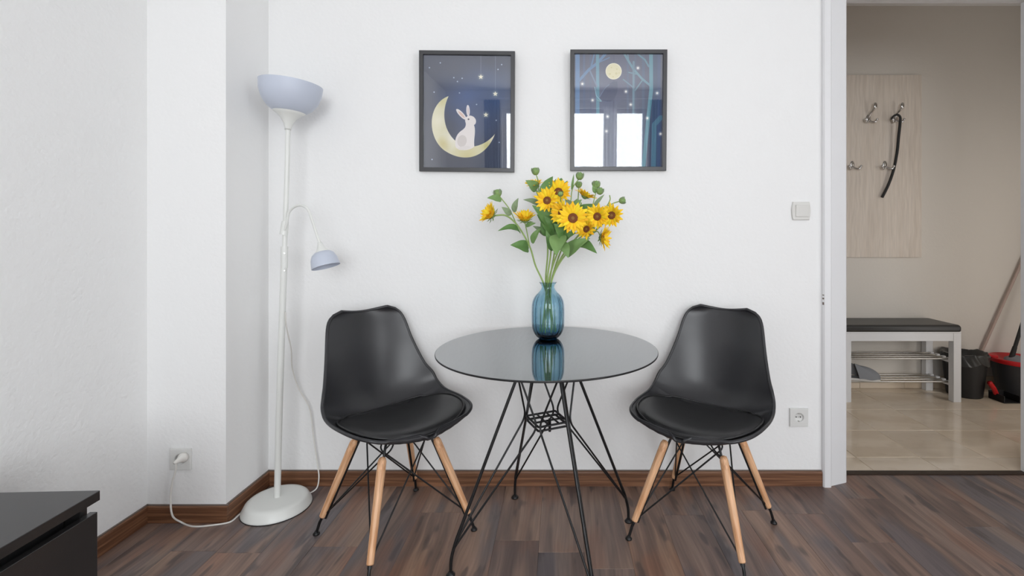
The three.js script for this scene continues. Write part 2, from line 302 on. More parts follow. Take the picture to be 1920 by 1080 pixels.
// door lining with splayed casing
function casing(side) {                                           // outline in plan for the left side; mirrored for the right
  const s = new THREE.Shape(); const pts = [[-0.132, 2.162], [-0.132, 2.146], [-0.127, 2.139], [-0.100, 2.139], [-0.094, 2.146], [-0.090, 2.153], [-0.006, 2.182], [0, 2.188], [0, 2.286], [-0.10, 2.292], [-0.10, 2.28], [-0.092, 2.28], [-0.092, 2.162]];
  pts.forEach(([x, d], i) => { const X = side < 0 ? DOOR.x0 + x : DOOR.x1 - x; i ? s.lineTo(X, d) : s.moveTo(X, d); }); s.closePath();
  const g = new THREE.ExtrudeGeometry(s, { depth: DOOR.top + (0.132), bevelEnabled: false });
  g.rotateX(-Math.PI / 2);                                        // y up, depth along -z
  return g;
}
const doorLining = struct('door_1', casing(-1), M.gloss, 'white door casing and lining around the doorway to the hall', 'door frame');
part('jamb', casing(1), M.gloss, doorLining);
part('head', [slab(DOOR.x0, DOOR.x1, DOOR.top, DOOR.top + 0.132, 2.16, 2.286)], M.gloss, doorLining);
for (const [y, h] of [[0.826, 0.012], [0.851, 0.007], [0.868, 0.004]]) part('paint_chip', slab(DOOR.x0 - 0.1328, DOOR.x0 - 0.1295, y, y + h, 2.1415, 2.150), M.skirtCap, doorLining);
{
  const { x0, x1, y1 } = ADDED_DOOR, d = struct('door_2', [slab(x0, x0 + 0.06, 0, y1, 2.20, 2.24), slab(x1 - 0.06, x1, 0, y1, 2.20, 2.24), slab(x0 + 0.06, x1 - 0.06, 0, 0.10, 2.20, 2.24), slab(x0 + 0.06, x1 - 0.06, y1 - 0.06, y1, 2.20, 2.24)], M.gloss, 'glazed white door added out of sight beside the doorway to brighten the hall', 'door');
  part('pane', new THREE.PlaneGeometry(x1 - x0 - 0.12, y1 - 0.16).translate((x0 + x1) / 2, 0.10 + (y1 - 0.16) / 2, -2.22), M.windowPane, d);
}
struct('trim_1', slab(DOOR.x0, DOOR.x1, -0.012, 0.006, 2.25, 2.283), M.threshold, 'dark threshold strip between laminate and hall tiles', 'threshold');

// ------------------------------------------------------------------ window behind the camera, with curtains
{
  const F = 0.06;
  const makeWindow = (name, u0, u1, y0, y1, mullions, label, place) => {     // place(u0, u1, y0, y1, t0, t1): a box in the wall, t from the room face outwards
    const w = thing(name, label, 'window'); w.userData.kind = 'structure';
    part('window_frame', [place(u0, u0 + F, y0, y1, 0.06, 0.12), place(u1 - F, u1, y0, y1, 0.06, 0.12), place(u0 + F, u1 - F, y0, y0 + F, 0.06, 0.12), place(u0 + F, u1 - F, y1 - F, y1, 0.06, 0.12)], M.gloss, w);
    let from = u0 + F;
    for (const u of [...mullions, u1]) {
      if (u < u1) part('mullion', place(u - 0.06, u + 0.06, y0 + F, y1 - F, 0.06, 0.12), M.gloss, w);
      const pane = part('pane', new THREE.PlaneGeometry(u - F - from, y1 - y0 - 2 * F), M.windowPane, w), c = place(from, u - F, y0 + F, y1 - F, 0.089, 0.091); c.computeBoundingBox(); c.boundingBox.getCenter(pane.position);
      if (c.boundingBox.max.z - c.boundingBox.min.z > 0.1) pane.rotation.y = Math.PI / 2;
      from = u + F;
    }
    part('window_sill', place(u0 - 0.05, u1 + 0.05, y0 - 0.03, y0, -0.08, 0.06), M.gloss, w);
  };
  makeWindow('window_1', WIN.x0, WIN.x1, WIN.y0, WIN.y1, WIN.mullions, 'white framed three-part window facing the table, seen in the picture glass', (a, b, c, d, t0, t1) => slab(a, b, c, d, REAR - t1, REAR - t0));
  makeWindow('window_2', ADDED_WIN.d0, ADDED_WIN.d1, ADDED_WIN.y0, ADDED_WIN.y1, [-1.45], 'white framed two-part window added out of view in the right wall for side light', (a, b, c, d, t0, t1) => slab(RIGHT + t0, RIGHT + t1, c, d, a, b));
  const railY = 2.72;
  const rail = thing('curtain_rail', 'white curtain rail above the window', 'curtain rail', [0, 0, 0]);
  part('rail', rod(v3(WIN.x0 - 0.35, railY, -REAR - 0.07), v3(WIN.x1 + 0.35, railY, -REAR - 0.07), 0.012), M.gloss, rail);
  for (const x of [WIN.x0 - 0.3, WIN.x1 + 0.3]) part('bracket', rod(v3(x, railY, -REAR), v3(x, railY, -REAR - 0.07), 0.01), M.gloss, rail);
  const curtain = (x0, x1, label) => single('curtain', gridGeo((u, v) => v3(x0 + (x1 - x0) * u, 0.06 + v * (railY - 0.077), -REAR - 0.07 + 0.022 * Math.sin(u * 34)), 70, 6), M.curtain, label, 'curtain', 'curtains beside the window');
  curtain(WIN.x0 - 0.24, WIN.x0 - 0.02, 'dark blue-grey curtain on the dresser side of the window');
  curtain(WIN.x1 + 0.02, WIN.x1 + 0.24, 'dark blue-grey curtain on the doorway side of the window');
  M.curtain.side = THREE.DoubleSide;
  single('sheer_curtain', gridGeo((u, v) => v3(0.625 + 0.19 * u + 0.02 * (1 - v) * (u - 0.5), 0.06 + v * (railY - 0.077), -REAR - 0.035 + 0.014 * Math.sin(u * 26)), 40, 6), phy({ color: lin(0.85, 0.86, 0.88), roughness: 1, transmission: 0.45, thickness: 0, side: THREE.DoubleSide }), 'gathered white sheer curtain hanging over the window mullion', 'curtain');
}

// ------------------------------------------------------------------ chairs
const shellLine = { z: [[0, 0.245], [0.1, 0.212], [0.25, 0.10], [0.4, -0.05], [0.5, -0.135], [0.6, -0.192], [0.7, -0.222], [0.85, -0.252], [1, -0.285]], y: [[0, 0.438], [0.1, 0.444], [0.25, 0.434], [0.4, 0.424], [0.5, 0.434], [0.6, 0.484], [0.7, 0.565], [0.85, 0.695], [1, 0.818]] };
const shellW = [[0, 0.040], [0.012, 0.084], [0.03, 0.128], [0.07, 0.176], [0.13, 0.211], [0.2, 0.229], [0.3, 0.240], [0.4, 0.240], [0.5, 0.235], [0.6, 0.224], [0.7, 0.205], [0.8, 0.186], [0.9, 0.168], [0.94, 0.159], [0.965, 0.149], [0.985, 0.131], [1, 0.096]];
const shellRise = [[0, 0.010], [0.1, 0.034], [0.25, 0.052], [0.4, 0.066], [0.5, 0.080], [0.6, 0.066], [0.7, 0.025], [0.85, 0.0], [0.93, 0.011], [1, 0.011]];
const shellFwd = [[0, -0.012], [0.1, -0.004], [0.25, 0.0], [0.4, 0.02], [0.5, 0.055], [0.6, 0.090], [0.7, 0.085], [0.85, 0.058], [1, 0.032]];
function shellPoint(u, v) {
  const a = Math.abs(u), p = v < 0.45 ? 2.6 : 2.0, k = Math.pow(a, p);
  return v3(u * spline(shellW, v), spline(shellLine.y, v) + spline(shellRise, v) * k, spline(shellLine.z, v) + spline(shellFwd, v) * k);
}
function shellNormal(u, v) {
  const e = 0.004, du = shellPoint(Math.min(1, u + e), v).sub(shellPoint(Math.max(-1, u - e), v)), dv = shellPoint(u, Math.min(1, v + e)).sub(shellPoint(u, Math.max(0, v - e)));
  return du.cross(dv).normalize();                                // towards the sitter
}
function makeShell() {
  const nu = 40, nv = 72, t = 0.009;
  const inner = gridGeo((a, b) => shellPoint(a * 2 - 1, b), nu, nv);
  const outer = gridGeo((a, b) => { const p = shellPoint(1 - a * 2, b); return p.addScaledVector(shellNormal(1 - a * 2, b), -t); }, nu, nv);
  const loop = [];
  for (let i = 0; i <= nu; i++) loop.push([i / nu * 2 - 1, 0]);
  for (let j = 1; j <= nv; j++) loop.push([1, j / nv]);
  for (let i = nu - 1; i >= 0; i--) loop.push([i / nu * 2 - 1, 1]);
  for (let j = nv - 1; j >= 0; j--) loop.push([-1, j / nv]);
  const edge = loop.map(([u, v]) => shellPoint(u, v).addScaledVector(shellNormal(u, v), -t / 2));
  return [inner, outer, polyTube(edge, 0.0062, 10)];
}
function makeCushion() {
  const f = (a, r, lift) => { const sq = (q) => Math.sign(q) * Math.pow(Math.abs(q), 0.82), u = 0.95 * r * sq(Math.cos(a)), v = 0.275 + 0.252 * r * sq(Math.sin(a)) * (Math.sin(a) < 0 ? 1 : 0.93); const uu = u * (1 - 0.0 * v); return shellPoint(uu, v).addScaledVector(shellNormal(uu, v), lift); };
  const top = gridGeo((a, r) => f(a * Math.PI * 2, 1 - r, 0.003 + 0.026 * Math.pow(1 - Math.pow(1 - r, 5), 0.6)), 64, 16);
  const seam = []; for (let i = 0; i <= 96; i++) seam.push(f(i / 96 * Math.PI * 2, 1.0, 0.006));
  return [top, polyTube(seam, 0.004, 8)];
}
const shellGeo = mergeGeometries(makeShell().map(plain)), cushionGeo = mergeGeometries(makeCushion().map(plain));
function makeChair(label, pos, turn) {
  const c = thing('dining_chair', label, 'chair', pos, turn, 'black shell chairs at the table');
  part('seat_shell', shellGeo, M.blackPlastic, c);
  part('seat_cushion', cushionGeo, M.leather, c);
  part('mounting_plate', [rbox(0.17, 0.006, 0.17, 0.002).translate(0, 0.398, 0), rbox(0.07, 0.03, 0.07, 0.006).translate(0, 0.405, 0)], M.wire, c);
  const dirs = [[1, 1], [1, -1], [-1, -1], [-1, 1]].map(([x, z]) => v3(x, 0, z).normalize());
  const on = (k, r, y, side = 0) => { const d = dirs[k], s = v3(-d.z, 0, d.x); return d.clone().multiplyScalar(r).addScaledVector(s, side).setY(y); };
  for (let k = 0; k < 4; k++) {
    const top = on(k, 0.152, 0.362), low = on(k, 0.277, 0.066);
    const dir = top.clone().sub(low), L = dir.length();
    const g = lathe([[0.0, 0], [0.0105, 0], [0.0118, 0.004], [0.0135, L * 0.35], [0.0152, L * 0.85], [0.0148, L - 0.016], [0.011, L - 0.004], [0, L]], 20);
    g.applyQuaternion(new THREE.Quaternion().setFromUnitVectors(v3(0, 1, 0), dir.clone().normalize())).translate(low.x, low.y, low.z);
    const leg = part('leg', g, M.beech, c);
    const inward = dirs[k].clone().multiplyScalar(-0.0125);       // steel rod let into the inner face of the leg, bent under the seat
    part('leg_rod', bentRod([on(k, 0.272, 0.060).add(inward.clone().multiplyScalar(0.6)), on(k, 0.152, 0.352).add(inward), on(k, 0.118, 0.392), on(k, 0.05, 0.397)], 0.0048, 0.03), M.wire, leg);
    part('foot', [bentRod([on(k, 0.273, 0.072), on(k, 0.285, 0.05), on(k, 0.297, 0.012)], 0.0055, 0.01), lathe([[0, 0], [0.0125, 0], [0.0125, 0.004], [0.008, 0.008], [0.0045, 0.014], [0, 0.014]], 16).translate(on(k, 0.299, 0).x, 0, on(k, 0.299, 0).z)], M.wire, leg);
    for (const s of [1, -1]) {                                    // two brace wires from each foot to beside the neighbouring legs
      const n = (k + (s > 0 ? 1 : 3)) % 4;
      part('brace_wire', bentRod([on(k, 0.284, 0.052), on(k, 0.281, 0.060, s * 0.006), on(n, 0.118, 0.372, -s * 0.022), on(n, 0.07, 0.397, -s * 0.02)], 0.0030, 0.02), M.wire, c);
    }
  }
  return c;
}
makeChair('black shell chair with wooden legs standing between the lamp and the table', [-0.632, 0, -1.82], 47.5 * Math.PI / 180);
makeChair('black shell chair with wooden legs standing between the table and the doorway', [0.553, 0, -1.827], -35.5 * Math.PI / 180);

// ------------------------------------------------------------------ table
const TB = { x: -0.047, d: 1.737, h: 0.73 };
{
  const t = thing('dining_table', 'round table with a glossy black top on a black wire base', 'table', [TB.x, 0, -TB.d], 0);
  const slabTop = part('table_top', lathe([[0, -0.007], [0.3965, -0.007], [0.3995, -0.0055], [0.4, -0.0035], [0.3995, -0.0012], [0.398, -0.0004], [0, -0.0004]], 128).translate(0, TB.h, 0), M.wire, t);
  part('glass_surface', lathe([[0.398, -0.0004], [0.3972, 0], [0, 0]], 128).translate(0, TB.h, 0), M.blackGlass, slabTop);
  part('under_plate', lathe([[0, 0], [0.15, 0], [0.15, 0.006], [0, 0.006]], 48).translate(0, TB.h - 0.0135, 0), M.wire, t);
  const phi0 = -25 * Math.PI / 180, dir = (k, off = 0) => v3(Math.sin(phi0 + (k + off) * Math.PI / 2), 0, -Math.cos(phi0 + (k + off) * Math.PI / 2));
  const on = (k, r, y, off = 0) => dir(k, off).multiplyScalar(r).setY(y);
  const BH = 0.468, BR = 0.083;
  for (let k = 0; k < 4; k++) {
    const leg = part('leg', bentRod([on(k, 0.083, TB.h - 0.012), on(k, 0.338, 0.105), on(k, 0.352, 0.055), on(k, 0.353, 0.012)], 0.0055, 0.02, 10), M.wire, t);
    part('foot', lathe([[0, 0], [0.015, 0], [0.015, 0.004], [0.010, 0.009], [0.006, 0.015], [0, 0.015]], 20).translate(on(k, 0.353, 0).x, 0, on(k, 0.353, 0).z), M.wire, leg);
    for (const s of [0.5, -0.5]) {
      const sd = v3(-dir(k).z, 0, dir(k).x).multiplyScalar(s > 0 ? 0.006 : -0.006), node = on(k, BR, BH, s);
      part('brace_wire', bentRod([on(k, 0.096, 0.700).add(sd), on(k, 0.115, 0.652).add(sd), node.clone().addScaledVector(dir(k), 0.003), on(k, 0.333, 0.105).add(sd), on(k, 0.343, 0.088).add(sd.multiplyScalar(0.6))], 0.0036, 0.03), M.wire, t);
    }
  }
  const ring = (r, y) => { const p = []; for (let k = 0; k <= 4; k++) p.push(on(k, r, y, 0.5)); return p; };
  const hub = part('hub_frame', [bentRod(ring(BR, BH), 0.004, 0.008), bentRod(ring(BR, BH - 0.014), 0.004, 0.008)], M.wire, t);
  for (const [k, o] of [[0, 0.5], [1, 0.5]]) {
    const a = on(k, BR, BH + 0.001, o), b = on(k + 1, BR, BH + 0.001, o);
    const c = on(k + 2, BR, BH + 0.001, o), d = on(k + 3, BR, BH + 0.001, o);
    part('hub_bar', [rod(a.clone().lerp(b, 0.33), d.clone().lerp(c, 0.33), 0.0035), rod(a.clone().lerp(b, 0.66), d.clone().lerp(c, 0.66), 0.0035)], M.wire, hub);
  }
  part('hub_bolt', rod(v3(0.01, BH - 0.034, 0.03), v3(0.01, BH + 0.012, 0.03), 0.005), M.wire, hub);
}

// ------------------------------------------------------------------ vase
const VS = { x: -0.048, d: 1.893 };
{
  const outline = [[0.000, 0], [0.028, 0.0], [0.036, 0.0015], [0.046, 0.008], [0.056, 0.022], [0.0625, 0.042], [0.0648, 0.065], [0.065, 0.10], [0.0642, 0.128], [0.0610, 0.148], [0.054, 0.165], [0.044, 0.177], [0.035, 0.186], [0.0275, 0.196], [0.0252, 0.203], [0.0265, 0.211], [0.0318, 0.219], [0.0352, 0.2235]];
  const inside = [[0.0330, 0.2237], [0.0292, 0.219], [0.0240, 0.211], [0.0226, 0.203], [0.0248, 0.196], [0.032, 0.186], [0.041, 0.177], [0.0505, 0.165], [0.0575, 0.148], [0.0612, 0.128], [0.0622, 0.10], [0.0618, 0.065], [0.0588, 0.042], [0.050, 0.024], [0.038, 0.015], [0.02, 0.0125], [0, 0.012]];
  const smooth = (pts, n) => new THREE.SplineCurve(pts.map(([a, b]) => new THREE.Vector2(a, b))).getPoints(n).map((p) => [Math.max(0, p.x), p.y]);
  const a = smooth(outline, 60), b = smooth(inside, 60);
  const g = new THREE.LatheGeometry([...a, ...b].map(([r, y]) => new THREE.Vector2(r, y)), 210), p = g.attributes.position, rows = a.length + b.length;
  for (let i = 0; i < p.count; i++) {                            // optic ribs on the body, outside and (weaker) inside
    const x = p.getX(i), z = p.getZ(i), y = p.getY(i), r = Math.hypot(x, z); if (r < 0.02) continue;
    const band = Math.max(0, Math.min(1, (y - 0.006) / 0.03)) * Math.max(0, Math.min(1, (0.186 - y) / 0.03));
    const th = Math.atan2(z, x), inner = i % rows >= a.length, k = 1 + (inner ? 0.060 : 0.026) * band * (Math.pow(Math.abs(Math.cos(th * 7)), 0.55) - 0.75); p.setX(i, x * k); p.setZ(i, z * k);
  }
  g.computeVertexNormals();
  const v = single('vase', g, M.vase, 'ribbed blue glass vase holding sunflowers on the round table', 'vase');
  v.position.set(VS.x, TB.h + 0.0004, -VS.d);
}

// ------------------------------------------------------------------ sunflowers
const petalGeos = [0, 1, 2].map((k) => gridGeo((u, v) => {
  const w = 0.16 * Math.pow(Math.sin(Math.PI * Math.min(1, 0.10 + 0.90 * v)), 0.75) * (1 - 0.25 * v), s = (u - 0.5) * 2;
  return v3(s * w, 0.10 * Math.sin(v * 2.4) - 0.05 * s * s + (k - 1) * 0.10 * v * v + 0.02 * Math.sin(s * 6 + k), v);
}, 4, 7));
const sepalGeo = gridGeo((u, v) => v3((u - 0.5) * 0.34 * Math.sin(Math.PI * (0.12 + 0.88 * v)), -0.1 * Math.sin(v * 3), v), 2, 4);
const discGeo = lathe([[0, 0.08], [0.08, 0.075], [0.15, 0.09], [0.22, 0.11], [0.28, 0.09], [0.32, 0.04], [0.34, -0.04]], 24);
const coreGeo = lathe([[0, 0.10], [0.06, 0.098], [0.10, 0.09], [0.12, 0.07]], 16);
const calyxGeo = lathe([[0, -0.26], [0.10, -0.25], [0.20, -0.18], [0.34, -0.06], [0.40, 0.0], [0.0, 0.01]], 20);
const petalMats = [M.petalA, M.petalB, M.petalA, M.petalC];
function head(parent, c, n, diam, open = 0.25, count = 15) {      // open: 0 flat, 1 closed upright
  const h = part('flower_head', calyxGeo, M.bud, parent), R = diam * 0.56;
  h.position.copy(c); h.quaternion.setFromUnitVectors(v3(0, 1, 0), n.clone().normalize()); h.scale.setScalar(R);
  h.rotateY(rnd() * 6);
  for (let layer = 0; layer < 2; layer++) for (let i = 0; i < count; i++) {
    const a = (i + layer * 0.5 + rr(-0.15, 0.15)) / count * Math.PI * 2, p = part('petal', petalGeos[Math.floor(rnd() * 3)], petalMats[Math.floor(rnd() * 4)], h);
    const tilt = open * 1.2 + layer * 0.28 + rr(-0.12, 0.12), L = (layer ? 0.66 : 0.78) * rr(0.88, 1.1);
    p.position.set(Math.sin(a) * 0.26, 0.0 + layer * 0.03, Math.cos(a) * 0.26); p.rotation.set(-tilt, a, rr(-0.2, 0.2), 'YXZ'); p.scale.set(L * 1.25, L, L);
  }
  for (let i = 0; i < 9; i++) { const a = i / 9 * Math.PI * 2, p = part('sepal', sepalGeo, i % 2 ? M.leafB : M.bud, h); p.position.set(Math.sin(a) * 0.28, -0.08, Math.cos(a) * 0.28); p.rotation.set(rr(-0.3, 0.1), a, 0, 'YXZ'); p.scale.setScalar(0.42); }
  part('seed_disc', discGeo, M.seed, h); part('seed_core', coreGeo, M.seedCore, h);
}
function bud(parent, c, n, r) {
  const h = part('bud', lathe([[0, -1], [0.5, -0.9], [0.9, -0.4], [1, 0.1], [0.8, 0.6], [0.35, 0.85], [0, 0.88]], 14), M.bud, parent);
  h.position.copy(c); h.quaternion.setFromUnitVectors(v3(0, 1, 0), n.clone().normalize()); h.scale.setScalar(r * 1.2);
  for (let i = 0; i < 8; i++) { const a = i / 8 * Math.PI * 2, p = part('sepal', sepalGeo, i % 2 ? M.leafC : M.leafB, h); p.position.set(Math.sin(a) * 0.85, -0.4, Math.cos(a) * 0.85); p.rotation.set(-1.60 + rr(-0.12, 0.28), a, 0, 'YXZ'); p.scale.set(2.1, 1.5, 1.35); }
}
function leaf(parent, base, tip, width, mat, facing = v3(0, 0.3, 1), droop = 0.12) {
  const ax = tip.clone().sub(base), L = ax.length(), side = ax.clone().cross(facing).normalize(), up = side.clone().cross(ax).normalize();
  const g = gridGeo((u, v) => {
    const s = (u - 0.5) * 2, w = width / 2 * Math.pow(Math.sin(Math.PI * Math.pow(Math.min(1, 0.03 + v * 0.97), 0.72)), 0.9);
    return base.clone().addScaledVector(ax, v).addScaledVector(side, s * w).addScaledVector(up, L * droop * Math.sin(Math.PI * v) + Math.abs(s) * w * 0.32 + 0.06 * w * Math.sin(v * 16 + s * 3) - L * droop * 0.8 * v * v * v);
  }, 6, 10);
  part('leaf', g, mat, parent);
}
const mouth = (a, r) => v3(VS.x + r * Math.cos(a), TB.h + 0.218, -VS.d - r * Math.sin(a));
const rooted = (a, r) => v3(VS.x + r * Math.cos(a), TB.h + 0.024, -VS.d - r * Math.sin(a));
function spray(label, ma, mr, ra, rRoot, route) {                 // route: points above the mouth, first stem then side shoots
  const s = thing('sunflower_stem', label, 'flower', [0, 0, 0], 0, 'sunflower stems in the vase');
  const main = route[0]; part('stem', cord([rooted(ra, rRoot), mouth(ma, mr), ...main], 0.0034, 40, 7), M.stem, s);
  for (const r of route.slice(1)) part('side_shoot', cord(r, 0.0022, 16, 6), M.stem, s);
  return s;
}
const Pi = Math.PI;
{
  // leftmost, leaning stem
  let f1 = at(929, 404, 1.86), f2 = at(984, 416, 1.87), j = at(993, 462, 1.885);
  let s = spray('leftmost sunflower stem leaning left with two yellow heads and one bud', Pi, 0.018, 0.2, 0.03, [[at(1004, 498, 1.89), j, at(968, 420, 1.875), at(948, 404, 1.865), f1], [j, at(989, 440, 1.88), f2], [at(968, 420, 1.875), at(955, 392, 1.88), at(935, 366, 1.89)]]);
  head(s, at(922, 403, 1.855), v3(-0.7, 0.45, 0.5), 0.092, 0.58, 18); head(s, at(984, 412, 1.865), v3(0.0, 0.9, 0.36), 0.092, 0.55, 18);
  bud(s, at(933, 362, 1.89), v3(-0.2, 1, 0.1), 0.014);
  leaf(s, at(940, 376, 1.885), at(914, 370, 1.86), 0.032, M.leafB, v3(0, 0.5, 1)); leaf(s, at(964, 398, 1.88), at(971, 371, 1.87), 0.026, M.leafC, v3(-0.3, 0, 1)); leaf(s, at(958, 403, 1.875), at(941, 388, 1.86), 0.026, M.leafC);
  leaf(s, at(976, 438, 1.88), at(936, 428, 1.83), 0.040, M.leafA, v3(0.1, 0.8, 0.7), 0.2); leaf(s, at(991, 468, 1.885), at(959, 458, 1.83), 0.052, M.leafA, v3(0, 0.5, 1)); leaf(s, at(998, 456, 1.885), at(1014, 426, 1.86), 0.030, M.leafB, v3(-0.5, 0.2, 1)); leaf(s, at(986, 424, 1.87), at(1004, 418, 1.85), 0.02, M.leafB);
  // back stem with the half hidden head
  s = spray('sunflower stem with a half hidden head below the tallest bud', 2.2, 0.016, 0.9, 0.03, [[at(1027, 470, 1.905), at(1023, 420, 1.92), at(1012, 375, 1.94), at(1004, 354, 1.95)], [at(1008, 364, 1.945), at(1010, 345, 1.95), at(1005, 326, 1.95)]]);
  head(s, at(1002, 348, 1.95), v3(-0.15, 0.85, 0.35), 0.074, 0.45); bud(s, at(1004, 321, 1.95), v3(-0.1, 1, 0.1), 0.014);
  leaf(s, at(1006, 356, 1.94), at(987, 338, 1.90), 0.046, M.leafB, v3(0, 0.3, 1)); leaf(s, at(1014, 386, 1.93), at(982, 373, 1.90), 0.028, M.leafC, v3(0.1, 0.5, 1)); leaf(s, at(1024, 440, 1.915), at(1001, 424, 1.87), 0.030, M.leafC);
  // upper left face
  s = spray('sunflower stem with the brown-centred head at upper left of the bunch', 2.7, 0.006, 2.0, 0.03, [[at(1033, 470, 1.88), at(1033, 420, 1.86), at(1029, 385, 1.85)]]);
  head(s, at(1026, 376, 1.835), v3(-0.2, 0.12, 1), 0.092, 0.22);
  leaf(s, at(1016, 378, 1.87), at(1036, 328, 1.90), 0.046, M.leafA, v3(-0.2, 0.2, 1)); leaf(s, at(1036, 425, 1.86), at(1000, 384, 1.82), 0.058, M.leafA, v3(0.2, 0.4, 1)); leaf(s, at(1040, 436, 1.86), at(1008, 402, 1.82), 0.050, M.leafA, v3(0, 0.3, 1));
  leaf(s, at(1034, 445, 1.865), at(1018, 398, 1.84), 0.052, M.leafA, v3(-0.3, 0.1, 1)); leaf(s, at(1032, 400, 1.87), at(1012, 366, 1.85), 0.034, M.leafB, v3(0.2, 0.3, 1));
  // upper middle face with a bud in front of it
  s = spray('sunflower stem with the high middle head and a green bud before it', 1.2, 0.010, 3.0, 0.03, [[at(1040, 470, 1.90), at(1046, 420, 1.905), at(1047, 375, 1.905)], [at(1047, 402, 1.90), at(1052, 388, 1.85), at(1051, 370, 1.82)]]);
  head(s, at(1047, 360, 1.89), v3(0.05, 0.25, 1), 0.100, 0.25); bud(s, at(1051, 364, 1.815), v3(0, 0.6, 1), 0.009);
  leaf(s, at(1048, 352, 1.93), at(1053, 333, 1.94), 0.030, M.leafA); leaf(s, at(1056, 356, 1.93), at(1064, 338, 1.94), 0.018, M.leafB); leaf(s, at(1034, 356, 1.93), at(1043, 334, 1.94), 0.012, M.leafB); leaf(s, at(1050, 440, 1.90), at(1030, 408, 1.86), 0.060, M.leafA);
  // the big face and the one behind its left edge
  s = spray('sunflower stem with the biggest head facing forward at the middle', 4.7, 0.012, 3.8, 0.03, [[at(1043, 480, 1.83), at(1062, 440, 1.79), at(1073, 416, 1.775)], [at(1052, 456, 1.81), at(1056, 430, 1.81), at(1055, 408, 1.805)]]);
  head(s, at(1074, 409, 1.755), v3(0.02, 0.05, 1), 0.108, 0.12, 18); head(s, at(1053, 399, 1.80), v3(-0.55, 0.1, 0.85), 0.086, 0.25);
  leaf(s, at(1050, 440, 1.80), at(1042, 477, 1.73), 0.066, M.leafB, v3(-0.2, 0.2, 1), 0.08); leaf(s, at(1060, 446, 1.81), at(1040, 420, 1.77), 0.05, M.leafA); leaf(s, at(1036, 470, 1.83), at(1024, 432, 1.80), 0.030, M.leafA);
  leaf(s, at(1058, 450, 1.80), at(1078, 436, 1.76), 0.04, M.leafA, v3(0, 0.6, 1)); leaf(s, at(1050, 455, 1.81), at(1066, 482, 1.77), 0.044, M.leafB, v3(0.3, 0.3, 1));
  // upper right, buds above
  s = spray('sunflower stem with a side-on head and two round buds at upper right', 0.9, 0.018, 4.4, 0.03, [[at(1052, 470, 1.91), at(1078, 420, 1.94), at(1090, 380, 1.95)], [at(1064, 444, 1.92), at(1070, 380, 1.93), at(1074, 352, 1.94), at(1085, 336, 1.94)], [at(1080, 410, 1.94), at(1084, 372, 1.95), at(1085, 352, 1.95)]]);
  head(s, at(1097, 368, 1.94), v3(0.35, 0.8, 0.15), 0.084, 0.30); bud(s, at(1087, 330, 1.94), v3(0.2, 1, 0), 0.014); bud(s, at(1085, 346, 1.95), v3(0, 1, 0), 0.012);
  leaf(s, at(1072, 356, 1.94), at(1076, 326, 1.93), 0.010, M.leafB); leaf(s, at(1078, 400, 1.93), at(1060, 372, 1.90), 0.040, M.leafC); leaf(s, at(1084, 404, 1.93), at(1112, 382, 1.88), 0.046, M.leafA, v3(0, 0.4, 1)); leaf(s, at(1076, 420, 1.93), at(1092, 388, 1.89), 0.05, M.leafC); leaf(s, at(1070, 395, 1.93), at(1090, 374, 1.90), 0.034, M.leafB);
  leaf(s, at(1066, 430, 1.92), at(1046, 388, 1.90), 0.056, M.leafA); leaf(s, at(1060, 420, 1.93), at(1082, 372, 1.92), 0.044, M.leafB); leaf(s, at(1088, 420, 1.93), at(1110, 392, 1.92), 0.04, M.leafA, v3(0.2, 0.5, 1));
  // right, two heads below a pair of buds
  s = spray('sunflower stem with two heads below the twin buds at right', 0.3, 0.012, 5.2, 0.03, [[at(1048, 490, 1.86), at(1086, 440, 1.84), at(1116, 412, 1.83)], [at(1072, 457, 1.845), at(1092, 442, 1.83), at(1101, 433, 1.81)], [at(1092, 434, 1.845), at(1108, 396, 1.87), at(1117, 362, 1.88)]]);
  head(s, at(1120, 406, 1.815), v3(-0.3, -0.05, 1), 0.092, 0.24); head(s, at(1100, 430, 1.80), v3(-0.45, 0.25, 0.8), 0.080, 0.28);
  bud(s, at(1118, 346, 1.88), v3(0, 1, 0), 0.014); bud(s, at(1125, 358, 1.875), v3(0.4, 1, 0), 0.013);
  leaf(s, at(1113, 388, 1.87), at(1133, 364, 1.86), 0.016, M.leafC); leaf(s, at(1062, 478, 1.84), at(1103, 446, 1.77), 0.054, M.leafB, v3(0, 0.5, 1)); leaf(s, at(1116, 362, 1.88), at(1113, 342, 1.87), 0.022, M.leafB);
  // far right
  s = spray('rightmost sunflower stem with an outer head, a drooping head and a bud', 5.6, 0.016, 6.0, 0.03, [[at(1060, 478, 1.88), at(1108, 440, 1.87), at(1140, 410, 1.86)], [at(1108, 440, 1.87), at(1120, 434, 1.86), at(1126, 444, 1.85)], [at(1112, 432, 1.875), at(1128, 394, 1.885), at(1148, 382, 1.885), at(1163, 377, 1.88)], [at(1137, 388, 1.885), at(1144, 374, 1.885), at(1143, 366, 1.88)]]);
  head(s, at(1147, 404, 1.845), v3(-0.35, 0.05, 0.9), 0.092, 0.24); head(s, at(1129, 446, 1.845), v3(0.8, -0.05, 0.35), 0.092, 0.34); bud(s, at(1167, 376, 1.88), v3(1, 0.2, 0.1), 0.012);
  leaf(s, at(1076, 462, 1.875), at(1118, 470, 1.79), 0.060, M.leafA, v3(0, 0.8, 0.7), 0.14); leaf(s, at(1104, 440, 1.87), at(1118, 420, 1.86), 0.02, M.leafB);
}

